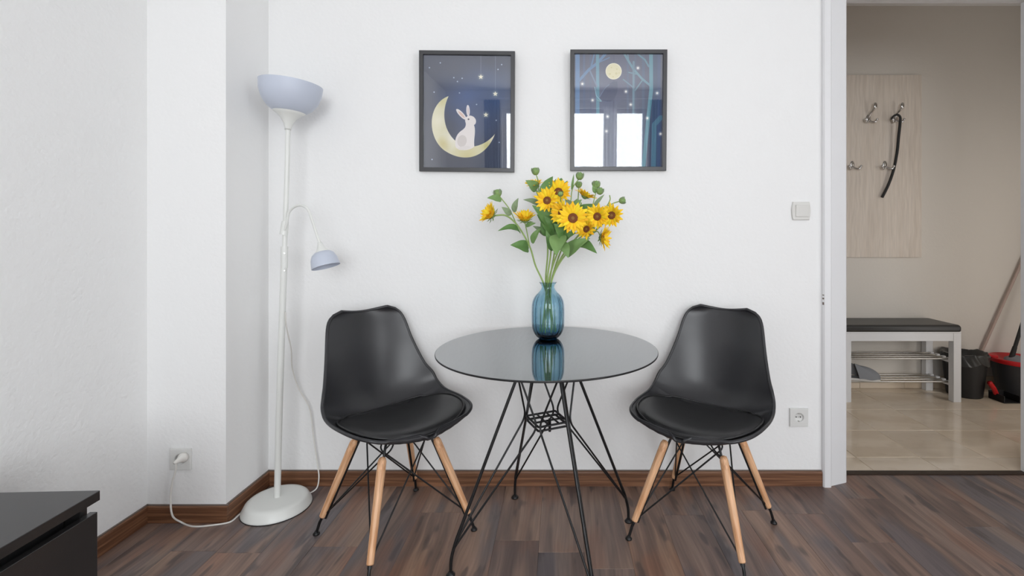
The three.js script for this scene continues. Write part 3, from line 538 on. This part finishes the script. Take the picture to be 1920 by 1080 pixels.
// ------------------------------------------------------------------ floor lamp with reading arm
{
  const B = v3(-1.187, 0, -1.986), L = thing('floor_lamp', 'white floor lamp with an uplighter bowl and a small reading light', 'lamp', [B.x, 0, B.z]);
  const loc = (px, py, d) => at(px, py, d).sub(B);
  part('base', lathe([[0, 0.045], [0.095, 0.043], [0.110, 0.039], [0.118, 0.032], [0.1295, 0.010], [0.131, 0.003], [0.129, 0], [0, 0]], 64), M.lampWhite, L);
  part('base_ring', lathe([[0.126, 0], [0.1325, 0], [0.1325, 0.003], [0.126, 0.003]], 64), M.dark, L);
  const top = loc(540, 240, 1.986), mid = loc(533, 480, 1.986), low = v3(0, 0.043, 0);
  part('pole', [cord([low, loc(524, 760, 1.986), mid], 0.0125, 20, 16), cord([mid, loc(538, 330, 1.986), top], 0.0095, 16, 16)], M.lampWhite, L);
  part('pole_joint', [rod(mid.clone().add(v3(0, -0.05, 0)), mid.clone().add(v3(0.001, 0.04, 0)), 0.0138, 0.0138, 20)], M.lampWhite, L);
  for (const y of [0.012, -0.06]) part('screw', rod(mid.clone().add(v3(0.008, y, 0.012)), mid.clone().add(v3(0.010, y, 0.0165)), 0.003), M.steel, L);
  const tilt = -0.075, bowl = new THREE.Group(); 
  const bowlGeo = lathe([[0.040, 0.060], [0.060, 0.066], [0.085, 0.084], [0.105, 0.112], [0.117, 0.148], [0.1205, 0.184], [0.1185, 0.1845], [0.115, 0.150], [0.103, 0.115], [0.083, 0.088], [0.058, 0.070], [0.0, 0.066]], 64);
  const funnelGeo = lathe([[0, -0.008], [0.012, -0.008], [0.0125, 0.0], [0.018, 0.020], [0.030, 0.040], [0.046, 0.056], [0.062, 0.0665], [0.05, 0.066], [0, 0.06]], 48);
  for (const g of [bowlGeo, funnelGeo]) g.rotateZ(tilt).translate(top.x, top.y, top.z);
  part('lamp_shade', bowlGeo, M.lampShade, L); part('shade_holder', funnelGeo, M.lampWhite, L);
  part('bulb_socket', lathe([[0, 0.065], [0.018, 0.066], [0.018, 0.10], [0.026, 0.12], [0.028, 0.14], [0.02, 0.158], [0, 0.165]], 24).rotateZ(tilt).translate(top.x, top.y, top.z), M.outlet, L);
  // reading arm: flexible gooseneck, cone and small shade
  const end = loc(600, 457, 1.93), axis = v3(0.30, -0.95, 0.10).normalize();
  const arm = part('reading_arm', [cord([loc(533, 432, 1.975), loc(537, 420, 1.972), loc(543, 396, 1.968), loc(559, 385, 1.962), loc(575, 390, 1.955), loc(586, 415, 1.945), loc(594, 440, 1.936), end], 0.0055, 60, 12), rod(loc(532, 440, 1.984), loc(535, 415, 1.984), 0.016, 0.013, 20)], M.lampWhite, L);
  const q = new THREE.Quaternion().setFromUnitVectors(v3(0, 1, 0), axis);
  const cone = lathe([[0, -0.006], [0.008, -0.006], [0.010, 0.004], [0.017, 0.022], [0.028, 0.036], [0.028, 0.040], [0, 0.040]], 32), cup = lathe([[0.018, 0.034], [0.030, 0.036], [0.042, 0.046], [0.050, 0.066], [0.0545, 0.098], [0.0525, 0.098], [0.048, 0.068], [0.040, 0.050], [0.028, 0.040], [0, 0.038]], 48), lampIn = lathe([[0, 0.04], [0.016, 0.04], [0.02, 0.062], [0.022, 0.078], [0.012, 0.088], [0, 0.09]], 24);
  for (const g of [cone, cup, lampIn]) g.applyQuaternion(q).translate(end.x, end.y, end.z);
  part('shade_neck', cone, M.lampWhite, L); part('reading_shade', cup, M.lampShade, L); part('reading_bulb', lampIn, M.outlet, L);
  // cords: one hangs from the pole to the base, one runs over the floor to the outlet in the pillar
  part('pole_cord', cord([loc(535, 585, 1.975), loc(537, 612, 2.0), loc(546, 655, 2.06), loc(548, 690, 2.10), loc(560, 728, 2.125), loc(580, 765, 2.135), loc(588, 820, 2.138), loc(595, 870, 2.135), loc(598, 895, 2.12), loc(594, 915, 2.10), loc(584, 923, 2.075), loc(574, 925, 2.045)], 0.0028, 80), M.cord, L);
  const plug = loc(340, 860, 1.862);
  part('power_cord', cord([plug.clone().add(v3(-0.008, -0.008, 0.016)), loc(330, 878, 1.845), loc(323, 905, 1.85), loc(320, 935, 1.852), loc(324, 968, 1.85), loc(340, 985, 1.872).setY(0.006), loc(362, 991, 1.85).setY(0.003), loc(400, 986, 1.858).setY(0.0034), loc(432, 980, 1.879).setY(0.0034), loc(447, 968, 1.922).setY(0.0034), loc(458, 957, 1.955).setY(0.0045), loc(472, 950, 1.98).setY(0.010)], 0.0033, 90), M.cord, L);
  const pz = new THREE.Quaternion().setFromUnitVectors(v3(0, 1, 0), v3(-0.25, -0.25, 1).normalize());
  part('plug', lathe([[0, -0.02], [0.0185, -0.02], [0.0185, -0.004], [0.012, 0.004], [0.008, 0.018], [0.005, 0.03], [0, 0.03]], 24).applyQuaternion(new THREE.Quaternion().setFromUnitVectors(v3(0, 1, 0), v3(-0.1, -0.1, 1).normalize())).translate(plug.x, plug.y, plug.z + 0.002), M.cord, L);
}

// ------------------------------------------------------------------ outlets and switch
function outlet(label, x, y, d, open) {
  const o = thing('power_outlet', label, 'outlet', [x, y, -d], 0);
  const plate = new THREE.Shape(), w = 0.0415; plate.moveTo(-w, -w); plate.lineTo(w, -w); plate.lineTo(w, w); plate.lineTo(-w, w); plate.closePath();
  const hole = new THREE.Path(); hole.absarc(0, 0, 0.0205, 0, Math.PI * 2, true); plate.holes.push(hole);
  part('cover_plate', new THREE.ExtrudeGeometry(plate, { depth: 0.007, bevelEnabled: true, bevelThickness: 0.002, bevelSize: 0.002, bevelOffset: -0.002, bevelSegments: 2, curveSegments: 28 }).translate(0, 0, 0.002), M.outlet, o);
  part('socket_well', lathe([[0.021, 0.0095], [0.0195, 0.009], [0.0192, 0.0012], [0, 0.001]], 32).rotateX(Math.PI / 2), M.outlet, o);
  if (open) {
    for (const s of [-1, 1]) part('contact_hole', rod(v3(s * 0.0095, 0.0, 0.0008), v3(s * 0.0095, 0, 0.0022), 0.0028), M.dark, o);
    part('screw', rod(v3(0, 0, 0.001), v3(0, 0, 0.0026), 0.0022), M.steel, o);
    for (const s of [-1, 1]) part('earth_clip', rbox(0.005, 0.004, 0.007, 0.001).translate(0, s * 0.0175, 0.005), M.steel, o);
  }
}
outlet('white wall outlet on the pillar with the lamp plug in it', -1.507, 0.2525, PIL, false);
outlet('white empty wall outlet beside the doorway, below the switch', 1.088, 0.3115, WALL, true);
{
  const s = thing('light_switch', 'white single rocker light switch beside the doorway', 'switch', [1.0985, 1.2525, -WALL], 0);
  const sh = new THREE.Shape(); sh.moveTo(-0.037, -0.041); sh.lineTo(0.037, -0.041); sh.quadraticCurveTo(0.048, 0, 0.037, 0.041); sh.lineTo(-0.037, 0.041); sh.quadraticCurveTo(-0.048, 0, -0.037, -0.041);
  part('cover_plate', new THREE.ExtrudeGeometry(sh, { depth: 0.006, bevelEnabled: true, bevelThickness: 0.003, bevelSize: 0.002, bevelOffset: -0.002, bevelSegments: 2 }).translate(0, 0, 0.001), M.switchMat, s);
  part('rocker', rbox(0.062, 0.055, 0.007, 0.0025).rotateX(0.05).translate(0.004, 0, 0.011), M.switchMat, s);
}

// ------------------------------------------------------------------ framed prints
function canvasTex(w, h, draw) { const c = document.createElement('canvas'); c.width = w; c.height = h; draw(c.getContext('2d'), w, h); const t = new THREE.CanvasTexture(c); t.colorSpace = THREE.SRGBColorSpace; t.magFilter = THREE.LinearFilter; return t; }
const star = (g, x, y, r, col) => { g.fillStyle = col; g.beginPath(); for (let i = 0; i < 10; i++) { const a = -Math.PI / 2 + i * Math.PI / 5, q = i % 2 ? r * 0.45 : r; g.lineTo(x + q * Math.cos(a), y + q * Math.sin(a)); } g.closePath(); g.fill(); };
const dot = (g, x, y, r, col) => { g.fillStyle = col; g.beginPath(); g.arc(x, y, r, 0, Math.PI * 2); g.fill(); };
function blotches(g, w, h, list) { for (const [x, y, r, col] of list) { const gr = g.createRadialGradient(x * w, y * h, 0, x * w, y * h, r * w); gr.addColorStop(0, col + 'ff'); gr.addColorStop(1, col + '00'); g.fillStyle = gr; g.fillRect(0, 0, w, h); } }
function hareOnMoon(g, w, h) {
  g.fillStyle = '#434a5e'; g.fillRect(0, 0, w, h);  // ground lightened: haze of the room reflected in the glass is painted in
  blotches(g, w, h, [[0.5, 0.33, 0.42, '#4a659a'], [0.85, 0.35, 0.4, '#3a527c'], [0.2, 0.85, 0.5, '#484c5a'], [0.35, 0.1, 0.4, '#4a5062'], [0.6, 0.62, 0.35, '#4a597c'], [0.9, 0.95, 0.4, '#3f4960']]);
  const X = (px) => (px - 794) / 168 * w, Y = (py) => (py - 106) / 208 * h;      // place of a mark on the sheet
  for (const [x, y] of [[805, 129], [852, 147], [868, 148], [859, 154], [814, 174], [863, 175], [896, 196], [944, 122], [937, 131], [934, 225], [810, 299], [826, 120], [940, 266]]) dot(g, X(x), Y(y), w * 0.008, '#aebbd0');
  for (const [x, y] of [[904, 145], [932, 176], [914, 215]]) { const s = g.createRadialGradient(X(x), Y(y), 0, X(x), Y(y), w * 0.05); s.addColorStop(0, 'rgba(240,236,200,0.5)'); s.addColorStop(1, 'rgba(240,236,200,0)'); g.fillStyle = s; g.fillRect(0, 0, w, h); star(g, X(x), Y(y), w * 0.030, '#f4f0dc'); }
  g.strokeStyle = 'rgba(190,200,215,0.45)'; g.lineWidth = w * 0.004; for (const [x, y] of [[904, 138], [932, 169]]) { g.beginPath(); g.moveTo(X(x), 0); g.lineTo(X(x), Y(y)); g.stroke(); }
  // crescent
  g.save(); g.beginPath(); g.moveTo(X(842), Y(181)); g.bezierCurveTo(X(800), Y(196), X(800), Y(258), X(834), Y(282)); g.bezierCurveTo(X(868), Y(304), X(912), Y(300), X(932), Y(250)); g.bezierCurveTo(X(912), Y(274), X(880), Y(282), X(858), Y(266)); g.bezierCurveTo(X(834), Y(248), X(826), Y(214), X(842), Y(181)); g.closePath();
  g.fillStyle = '#e2ddbf'; g.fill(); g.clip(); blotches(g, w, h, [[0.20, 0.40, 0.10, '#d6cf9a'], [0.24, 0.78, 0.10, '#cdbf7e'], [0.5, 0.9, 0.2, '#d5cc96'], [0.33, 0.74, 0.14, '#efece0'], [0.72, 0.80, 0.10, '#cfc98e'], [0.24, 0.30, 0.06, '#e6ddd4'], [0.80, 0.74, 0.06, '#ece6cf'], [0.18, 0.58, 0.1, '#ece7d0']]); g.restore();
  // hare
  g.fillStyle = '#ece6e4'; g.beginPath(); g.moveTo(X(856), Y(276)); g.bezierCurveTo(X(852), Y(262), X(858), Y(250), X(868), Y(244)); g.bezierCurveTo(X(874), Y(240), X(876), Y(236), X(875), Y(230)); g.bezierCurveTo(X(871), Y(222), X(878), Y(215), X(886), Y(217)); g.bezierCurveTo(X(897), Y(220), X(897), Y(232), X(891), Y(234)); g.bezierCurveTo(X(896), Y(246), X(890), Y(258), X(892), Y(274)); g.bezierCurveTo(X(884), Y(282), X(864), Y(284), X(856), Y(276)); g.fill();
  const ear = (x0, y0, x1, y1, wd, col) => { g.save(); g.translate(X((x0 + x1) / 2), Y((y0 + y1) / 2)); g.rotate(Math.atan2(Y(y1) - Y(y0), X(x1) - X(x0))); g.fillStyle = col; g.beginPath(); g.ellipse(0, 0, Math.hypot(X(x1) - X(x0), Y(y1) - Y(y0)) / 2, wd * w / 168, 0, 0, Math.PI * 2); g.fill(); g.restore(); };
  ear(876, 224, 857, 205, 4.2, '#ece6e4'); ear(873, 221, 861, 209, 2.2, '#e0c3b8'); ear(880, 218, 879, 197, 3.4, '#e9e4e6'); ear(880, 215, 879.5, 202, 1.4, '#ddd0d0');
  g.fillStyle = '#d9d2cf'; g.beginPath(); g.ellipse(X(868), Y(264), 9 / 168 * w, 11 / 208 * h, 0.2, 0, Math.PI * 2); g.fill();
  g.fillStyle = '#e6e0de'; g.beginPath(); g.ellipse(X(872), Y(277), 12 / 168 * w, 3.6 / 208 * h, -0.15, 0, Math.PI * 2); g.fill();
  dot(g, X(880.5), Y(223.5), w * 0.010, '#5a5560');
}
function moonForest(g, w, h) {
  g.fillStyle = '#4a4f66'; g.fillRect(0, 0, w, h);  // greyer ground, with the glass's reflected haze mixed into the colour
  blotches(g, w, h, [[0.5, 0.2, 0.5, '#565a74'], [0.85, 0.6, 0.5, '#3c4f6c'], [0.15, 0.5, 0.4, '#50627e'], [0.5, 0.9, 0.6, '#3c4a64'], [0.3, 0.4, 0.3, '#5a6280']]);
  const X = (px) => (px - 1077) / 164 * w, Y = (py) => (py - 106) / 207 * h;
  const limb = (pts, wd, col) => { g.strokeStyle = col; g.lineCap = 'round'; g.lineJoin = 'round'; g.lineWidth = wd / 164 * w; g.beginPath(); pts.forEach(([x, y], i) => i ? g.lineTo(X(x), Y(y)) : g.moveTo(X(x), Y(y))); g.stroke(); };
  for (const [x, wd, col] of [[1095, 4, '#4a5f82'], [1107, 3, '#465a78'], [1176, 4, '#50627f'], [1190, 3, '#4b6079'], [1205, 5, '#49607c'], [1229, 16, '#36517a'], [1226, 10, '#2f4a6c'], [1150, 3, '#454c6a']]) limb([[x, 100], [x + 1, 320]], wd, col);
  limb([[1083, 100], [1083, 320]], 8, '#5f8fc0'); limb([[1085, 155], [1104, 134], [1120, 122], [1134, 106]], 5, '#5f8db8'); limb([[1108, 130], [1114, 106]], 3, '#5b86b0'); limb([[1120, 122], [1142, 112]], 2, '#5b86b0');
  limb([[1120, 100], [1121, 230]], 6, '#5f9fb4'); limb([[1106, 136], [1119, 164]], 2.6, '#6f8aa6'); limb([[1120, 190], [1127, 192]], 2, '#86bcc4');
  limb([[1219, 100], [1220, 170], [1214, 230], [1206, 320]], 7, '#5fa0ae'); limb([[1218, 163], [1202, 150], [1186, 132], [1170, 106]], 4, '#6a9fae'); limb([[1215, 128], [1208, 116], [1195, 106]], 3, '#5f98aa'); limb([[1192, 142], [1178, 139]], 2, '#6a9fae'); limb([[1178, 118], [1176, 106]], 2, '#6a9fae');
  limb([[1187, 120], [1187, 260]], 4, '#6a92a4'); limb([[1186, 166], [1168, 152]], 2.4, '#6a92a8'); limb([[1190, 172], [1203, 154]], 2.4, '#6a98a8');
  limb([[1225, 320], [1226, 235], [1238, 222]], 9, '#4c7f96'); limb([[1228, 232], [1238, 222]], 3, '#4c7f96');
  g.fillStyle = 'rgba(78,84,108,0.22)'; g.fillRect(0, 0, w, h);
  // dark hollow below the moon
  g.fillStyle = '#3c4566'; g.beginPath(); g.moveTo(X(1124), Y(186)); g.quadraticCurveTo(X(1140), Y(152), X(1157), Y(156)); g.quadraticCurveTo(X(1160), Y(184), X(1145), Y(192)); g.quadraticCurveTo(X(1132), Y(194), X(1124), Y(186)); g.fill();
  limb([[1115, 166], [1118, 182], [1127, 191]], 1.4, '#8fb8c8'); limb([[1124, 184], [1134, 168], [1142, 161]], 1, '#6d82a0');
  dot(g, X(1150), Y(137), 15 / 164 * w, '#ece6cc'); dot(g, X(1150), Y(137), 13.6 / 164 * w, '#dfd8b4'); blotches(g, w, h, []);
  for (const [x, y, r] of [[1143, 142, 2], [1155, 141, 2.2], [1149, 147, 1.4], [1146, 130, 1.5], [1156, 133, 1.6], [1160, 140, 1.2]]) dot(g, X(x), Y(y), r / 164 * w, '#d0c898');
  for (const [x, y] of [[1092, 160], [1111, 190], [1173, 174], [1182, 198], [1195, 131], [1231, 177], [1213, 223], [1139, 220], [1137, 247], [1238, 252], [1160, 282], [1195, 270]]) { const s = g.createRadialGradient(X(x), Y(y), 0, X(x), Y(y), w * 0.032); s.addColorStop(0, 'rgba(250,250,245,0.75)'); s.addColorStop(1, 'rgba(250,250,245,0)'); g.fillStyle = s; g.fillRect(0, 0, w, h); star(g, X(x), Y(y), w * 0.017, '#fbfaf4'); }
}
function picture(label, x, y, w, h, draw, tilt, lean = 2.2 * Math.PI / 180) {   // hung leaning slightly forward
  const o = thing('framed_print', label, 'picture', [x, y, -WALL + Math.sin(lean) * h / 2 + 0.001], 0, 'framed prints above the table'); o.rotation.set(lean, 0, tilt);
  const b = 0.018, s = new THREE.Shape(); s.moveTo(-w / 2, -h / 2); s.lineTo(w / 2, -h / 2); s.lineTo(w / 2, h / 2); s.lineTo(-w / 2, h / 2); s.closePath();
  const ho = new THREE.Path(); ho.moveTo(-w / 2 + b, -h / 2 + b); ho.lineTo(-w / 2 + b, h / 2 - b); ho.lineTo(w / 2 - b, h / 2 - b); ho.lineTo(w / 2 - b, -h / 2 + b); ho.closePath(); s.holes.push(ho);
  part('frame', new THREE.ExtrudeGeometry(s, { depth: 0.018, bevelEnabled: true, bevelThickness: 0.0012, bevelSize: 0.0012, bevelOffset: -0.0012, bevelSegments: 1 }).translate(0, 0, 0.0015), M.frame, o);
  part('back_board', box(-w / 2 + b, w / 2 - b, -h / 2 + b, h / 2 - b, 0.002, 0.008), M.backing, o);
  const W = w - 2 * b, H = h - 2 * b;
  part('print', new THREE.PlaneGeometry(W, H).translate(0, 0, 0.0086), std({ map: canvasTex(1000, Math.round(1000 * H / W), draw), roughness: 0.8 }), o);
  part('glass', new THREE.PlaneGeometry(W, H).translate(0, 0, 0.0125), M.pane, o);
}
picture('dark framed print of a white hare sitting on a crescent moon', -0.420, 1.700, 0.430, 0.540, hareOnMoon, -0.010);
picture('dark framed print of a full moon between blue forest trees', 0.264, 1.705, 0.435, 0.541, moonForest, 0);

// ------------------------------------------------------------------ dresser
{
  const W = 0.80, D = 0.48, H = 0.512, o = thing('dresser', 'low black chest of drawers against the left wall', 'dresser', [-1.377, 0, -0.77], 0);
  // local x: 0.24 is the front, local z: -0.4 is the far end
  const c = v3(0.24, 0, -0.4); o.rotation.y = 0.040; const f = c.clone().applyAxisAngle(v3(0, 1, 0), 0.040); o.position.set(-1.137 - f.x, 0, -1.170 - f.z);
  part('top', rbox(D, 0.024, W, 0.0015).translate(0, H - 0.012, 0), M.dresser, o);
  for (const s of [-1, 1]) part('side_panel', rbox(D - 0.028, H - 0.0245, 0.018, 0.0012).translate(-0.014, (H - 0.0245) / 2, s * (W / 2 - 0.012)), M.dresser, o);
  part('back_panel', rbox(0.008, H - 0.06, W - 0.045, 0.001).translate(-0.232, (H - 0.06) / 2 + 0.02, 0), M.dresser, o);
  part('inner_rail', rbox(0.02, 0.055, W - 0.045, 0.001).translate(0.165, H - 0.056, 0), M.dark, o);
  for (let k = 0; k < 2; k++) { const h = 0.205, y = H - 0.051 - h / 2 - k * (h + 0.022); const d = part('drawer', rbox(0.018, h, W - 0.006, 0.0015).translate(0.2275, y, 0), M.dresser, o); part('drawer_box', rbox(0.40, h - 0.06, W - 0.06, 0.002).translate(0.01, y - 0.01, 0), M.dark, d); }
  part('plinth', rbox(0.02, 0.03, W - 0.045, 0.001).translate(0.19, 0.015, 0), M.dresser, o);
}

// ------------------------------------------------------------------ hall: coat panel, hooks, shoehorn
{
  const x0 = 1.96, x1 = 2.685, y0 = 0.976, y1 = 2.33, o = thing('coat_rack', 'pale wood coat panel with metal hooks on the hall wall', 'coat rack', [(x0 + x1) / 2, y0, -HB]);
  const g = rbox(x1 - x0, y1 - y0, 0.018, 0.001).translate(0, (y1 - y0) / 2, 0.0095), p = g.attributes.position; for (let i = 0; i < p.count; i++) g.attributes.uv.setXY(i, p.getX(i) * 1.3, p.getY(i) * 1.3);
  part('panel', g, M.ash, o);
  const hook = (px, py, double) => { const K = 1.35;
    const c = at(px, py, HB - 0.02).sub(o.position); c.z = 0.0185;
    const q = (x, y, z) => c.clone().add(v3(x * K, y * K, z));
    const geo = [lathe([[0, 0], [0.014, 0], [0.014, 0.003], [0.010, 0.006], [0, 0.007]], 20).scale(0.8 * K, 1, 1.5 * K).rotateX(Math.PI / 2).translate(c.x, c.y, c.z)];
    if (double) geo.push(cord([q(0, 0.005, 0.005), q(0.006, 0.026, 0.02), q(0.011, 0.042, 0.04), q(0.013, 0.055, 0.05)], 0.008, 16), new THREE.SphereGeometry(0.013, 14, 10).scale(1, 1.9, 0.6).translate(c.x + 0.015 * K, c.y + 0.060 * K, c.z + 0.051));
    for (const s of [-1, 1]) geo.push(cord([q(0, -0.008, 0.005), q(s * 0.012, -0.022, 0.02), q(s * 0.024, -0.025, 0.032), q(s * 0.032, -0.012, 0.036)], 0.0065, 16), new THREE.SphereGeometry(0.009, 12, 8).translate(c.x + s * 0.0325 * K, c.y - 0.011 * K, c.z + 0.036));
    part('hook', geo, M.chrome, o);
  };
  hook(1628, 222, true); hook(1678, 222, true); hook(1598, 309, false); hook(1659, 309, false);
  const d = HB - 0.07, sh = [at(1671, 224, d), at(1675, 218, d - 0.004), at(1682, 215, d - 0.006), at(1687.5, 219, d - 0.004), at(1687.5, 232, d), at(1685, 255, d + 0.008), at(1682, 285, d + 0.016), at(1675, 320, d + 0.024), at(1665, 348, d + 0.03), at(1654, 370, d + 0.034)];
  const pts = new THREE.CatmullRomCurve3(sh).getPoints(70);
  single('shoehorn', polyTube(pts, (t) => 0.0055 + 0.0045 * Math.min(1, t * 2), 10), M.dark, 'long black curved shoehorn hanging from the right upper coat hook', 'shoehorn');
}
// ------------------------------------------------------------------ hall: shoe bench and slippers
{
  const x0 = 1.935, x1 = 2.737, dF = 3.226, dB = 3.515, o = thing('shoe_bench', 'white shoe bench with a dark padded seat and metal shelf rods', 'bench', [(x0 + x1) / 2, 0, -(dF + dB) / 2]);
  const hw = (x1 - x0) / 2, hd = (dB - dF) / 2, leg = 0.052;
  for (const [sx, sz] of [[-1, 1], [1, 1], [-1, -1], [1, -1]]) part('leg', rbox(leg, 0.472, 0.045, 0.002).translate(sx * (hw - leg / 2), 0.236, sz * (hd - 0.0225)), M.benchWhite, o);
  for (const s of [-1, 1]) { part('rail', rbox(2 * hw - 2 * leg, 0.055, 0.02, 0.002).translate(0, 0.4445, s * (hd - 0.012)), M.benchWhite, o); part('rail', rbox(0.02, 0.055, 2 * hd - 0.09, 0.002).translate(s * (hw - 0.02), 0.4445, 0), M.benchWhite, o); }
  part('seat_pad', rbox(2 * hw + 0.012, 0.055, 2 * hd + 0.01, 0.022, 4).translate(0, 0.500, 0), M.cushion, o);
  part('seat_board', rbox(2 * hw, 0.010, 2 * hd, 0.001).translate(0, 0.4775, 0), M.benchWhite, o);
  for (const y of [0.108, 0.268]) {
    for (const s of [-1, 1]) { const r = part('shelf_rail', rbox(0.018, 0.022, 2 * hd - 0.088, 0.002).translate(s * (hw - leg / 2), y, 0), M.benchWhite, o); for (let k = 0; k < 4; k++) part('rod_holder', rbox(0.024, 0.02, 0.026, 0.003).translate(s * (hw - leg / 2 - 0.004), y + 0.012, -0.08 + k * 0.0535), M.benchWhite, r); }
    for (let k = 0; k < 4; k++) part('shelf_rod', rod(v3(-hw + leg / 2, y + 0.014, -0.08 + k * 0.0535), v3(hw - leg / 2, y + 0.014, -0.08 + k * 0.0535), 0.0065), M.steel, o);
  }
  const slipper = (label, x, d, turn, y) => {
    const s = thing('slipper', label, 'slipper', [x, y, -d], turn, 'slippers on the bench shelf');
    const sh = new THREE.Shape(); sh.moveTo(-0.12, 0); sh.bezierCurveTo(-0.12, 0.042, -0.06, 0.036, 0, 0.036); sh.bezierCurveTo(0.06, 0.040, 0.125, 0.052, 0.125, 0.004); sh.bezierCurveTo(0.125, -0.046, 0.06, -0.044, 0, -0.036); sh.bezierCurveTo(-0.06, -0.034, -0.12, -0.042, -0.12, 0);
    part('sole', new THREE.ExtrudeGeometry(sh, { depth: 0.012, bevelEnabled: true, bevelThickness: 0.002, bevelSize: 0.002, bevelSegments: 2 }).rotateX(-Math.PI / 2).translate(0, 0.002, 0), M.sole, s);
    part('upper', gridGeo((u, v) => { const t = u * Math.PI, X = -0.015 + v * 0.138, k = Math.sqrt(Math.max(0, 1 - Math.pow((X - 0.03) / 0.098, 4))), H = (0.092 - 0.044 * v) * k + 0.004; return v3(X - 0.02 * (1 - v) * Math.sin(t), 0.014 + H * Math.sin(t) + 0.003 * Math.sin(u * 17 + v * 9), 0.046 * k * Math.cos(t)); }, 22, 14), M.greyFelt, s);
    part('insole', new THREE.ShapeGeometry(sh).scale(0.94, 0.9, 1).rotateX(-Math.PI / 2).translate(0, 0.0175, 0), M.greyFelt, s);
  };
  M.greyFelt.side = THREE.DoubleSide;
  slipper('grey felt slipper at the front of the lower bench shelf', 2.10, 3.315, -0.25, 0.1295);
  slipper('grey felt slipper at the back of the lower bench shelf', 2.05, 3.425, 0.2, 0.1295);
}
// ------------------------------------------------------------------ hall: bin, mop bucket, mop, broom, dustpan
{
  const b = thing('waste_bin', 'black waste bin with a dark bag over its rim beside the bench', 'bin', [2.893, 0, -3.385]);
  part('body', lathe([[0, 0], [0.098, 0], [0.102, 0.004], [0.132, 0.292], [0.136, 0.296], [0.134, 0.302], [0.128, 0.298], [0.099, 0.01], [0, 0.008]], 40), M.binBlack, b);
  const g = gridGeo((u, v) => { const a = u * Math.PI * 2, wob = Math.sin(a * 4 + 1) * 0.0022 + Math.sin(a * 11 + v * 9) * 0.0018 + Math.sin(a * 23 + v * 14) * 0.0012; const p = v < 0.45 ? [0.1385 + 0.003 * Math.sin(a * 5), 0.232 + v / 0.45 * 0.07 + (Math.sin(a * 3) * 0.008 + Math.sin(a * 7) * 0.004) * (1 - v / 0.45)] : v < 0.6 ? [0.139 - (v - 0.45) / 0.15 * 0.02, 0.304 + Math.sin(a * 3 + 1) * 0.006] : [0.119 - (v - 0.6) / 0.4 * 0.07, 0.302 - (v - 0.6) / 0.4 * 0.12]; return v3((p[0] + wob) * Math.cos(a), p[1] + wob * 1.4, -(p[0] + wob) * Math.sin(a)); }, 120, 20);
  M.bag.side = THREE.DoubleSide; part('bag', g, M.bag, b);
  const k = thing('mop_bucket', 'dark grey mop bucket with a red wringer rim', 'bucket', [3.268, 0, -3.36]);
  part('body', lathe([[0, 0], [0.118, 0], [0.124, 0.006], [0.160, 0.236], [0.166, 0.244], [0.164, 0.250], [0.156, 0.246], [0.120, 0.012], [0, 0.01]], 48), M.bucket, k);
  const w = part('wringer', lathe([[0.166, 0.236], [0.173, 0.240], [0.174, 0.262], [0.168, 0.268], [0.150, 0.266], [0.120, 0.250], [0.085, 0.235], [0.078, 0.225], [0.074, 0.16], [0.07, 0.16], [0.074, 0.23], [0.12, 0.245], [0.150, 0.258]], 48), M.red, k);
  part('lip', rbox(0.06, 0.02, 0.05, 0.006).rotateY(-0.5).translate(-0.150, 0.272, -0.055), M.red, w);
  part('mop_yarn', lathe([[0, 0.02], [0.055, 0.03], [0.066, 0.10], [0.068, 0.20], [0.06, 0.262], [0.02, 0.284], [0, 0.285]], 28), M.greyFelt, thing('mop', 'dark mop handle standing in the red-rimmed bucket', 'mop', [3.245, 0, -3.37]));
  const mop = scene.children[scene.children.length - 1];
  part('handle', rod(v3(-0.03, 0.262, 0.0), v3(0.275, 1.25, 0.01), 0.0115, 0.0115, 16), M.dark, mop);
  part('handle_socket', rod(v3(-0.034, 0.25, 0), v3(-0.004, 0.345, 0.0), 0.017, 0.013, 16), M.dark, mop);
  const br = thing('broom', 'brown broom handle leaning in the hall corner behind the bin', 'broom', [3.05, 0, -3.50]);
  part('handle', rod(v3(-0.02, 0.07, -0.004), v3(0.472, 1.17, -0.004), 0.0095, 0.0095, 16), M.pinkWood, br);
  part('brush_head', rbox(0.09, 0.035, 0.035, 0.008).translate(-0.025, 0.068, -0.004), M.bristle, br);
  part('bristles', rbox(0.092, 0.05, 0.03, 0.004).translate(-0.025, 0.025, -0.004), M.bristle, br);
  const dp = thing('dustpan', 'black dustpan with a red handle between bin and bucket', 'dustpan', [3.062, 0, -3.262]);
  part('pan', [rbox(0.11, 0.006, 0.12, 0.002).translate(0, 0.003, 0), rbox(0.006, 0.05, 0.12, 0.002).translate(-0.052, 0.025, 0), rbox(0.006, 0.05, 0.12, 0.002).translate(0.052, 0.025, 0), rbox(0.11, 0.055, 0.006, 0.002).translate(0, 0.0275, -0.057)], M.binBlack, dp);
  part('handle', cord([v3(-0.045, 0.046, -0.012), v3(-0.075, 0.085, 0.004), v3(-0.115, 0.130, 0.016)], 0.015, 16, 14), M.red, dp);
}
shade(scene);
renderer.render(scene, camera);
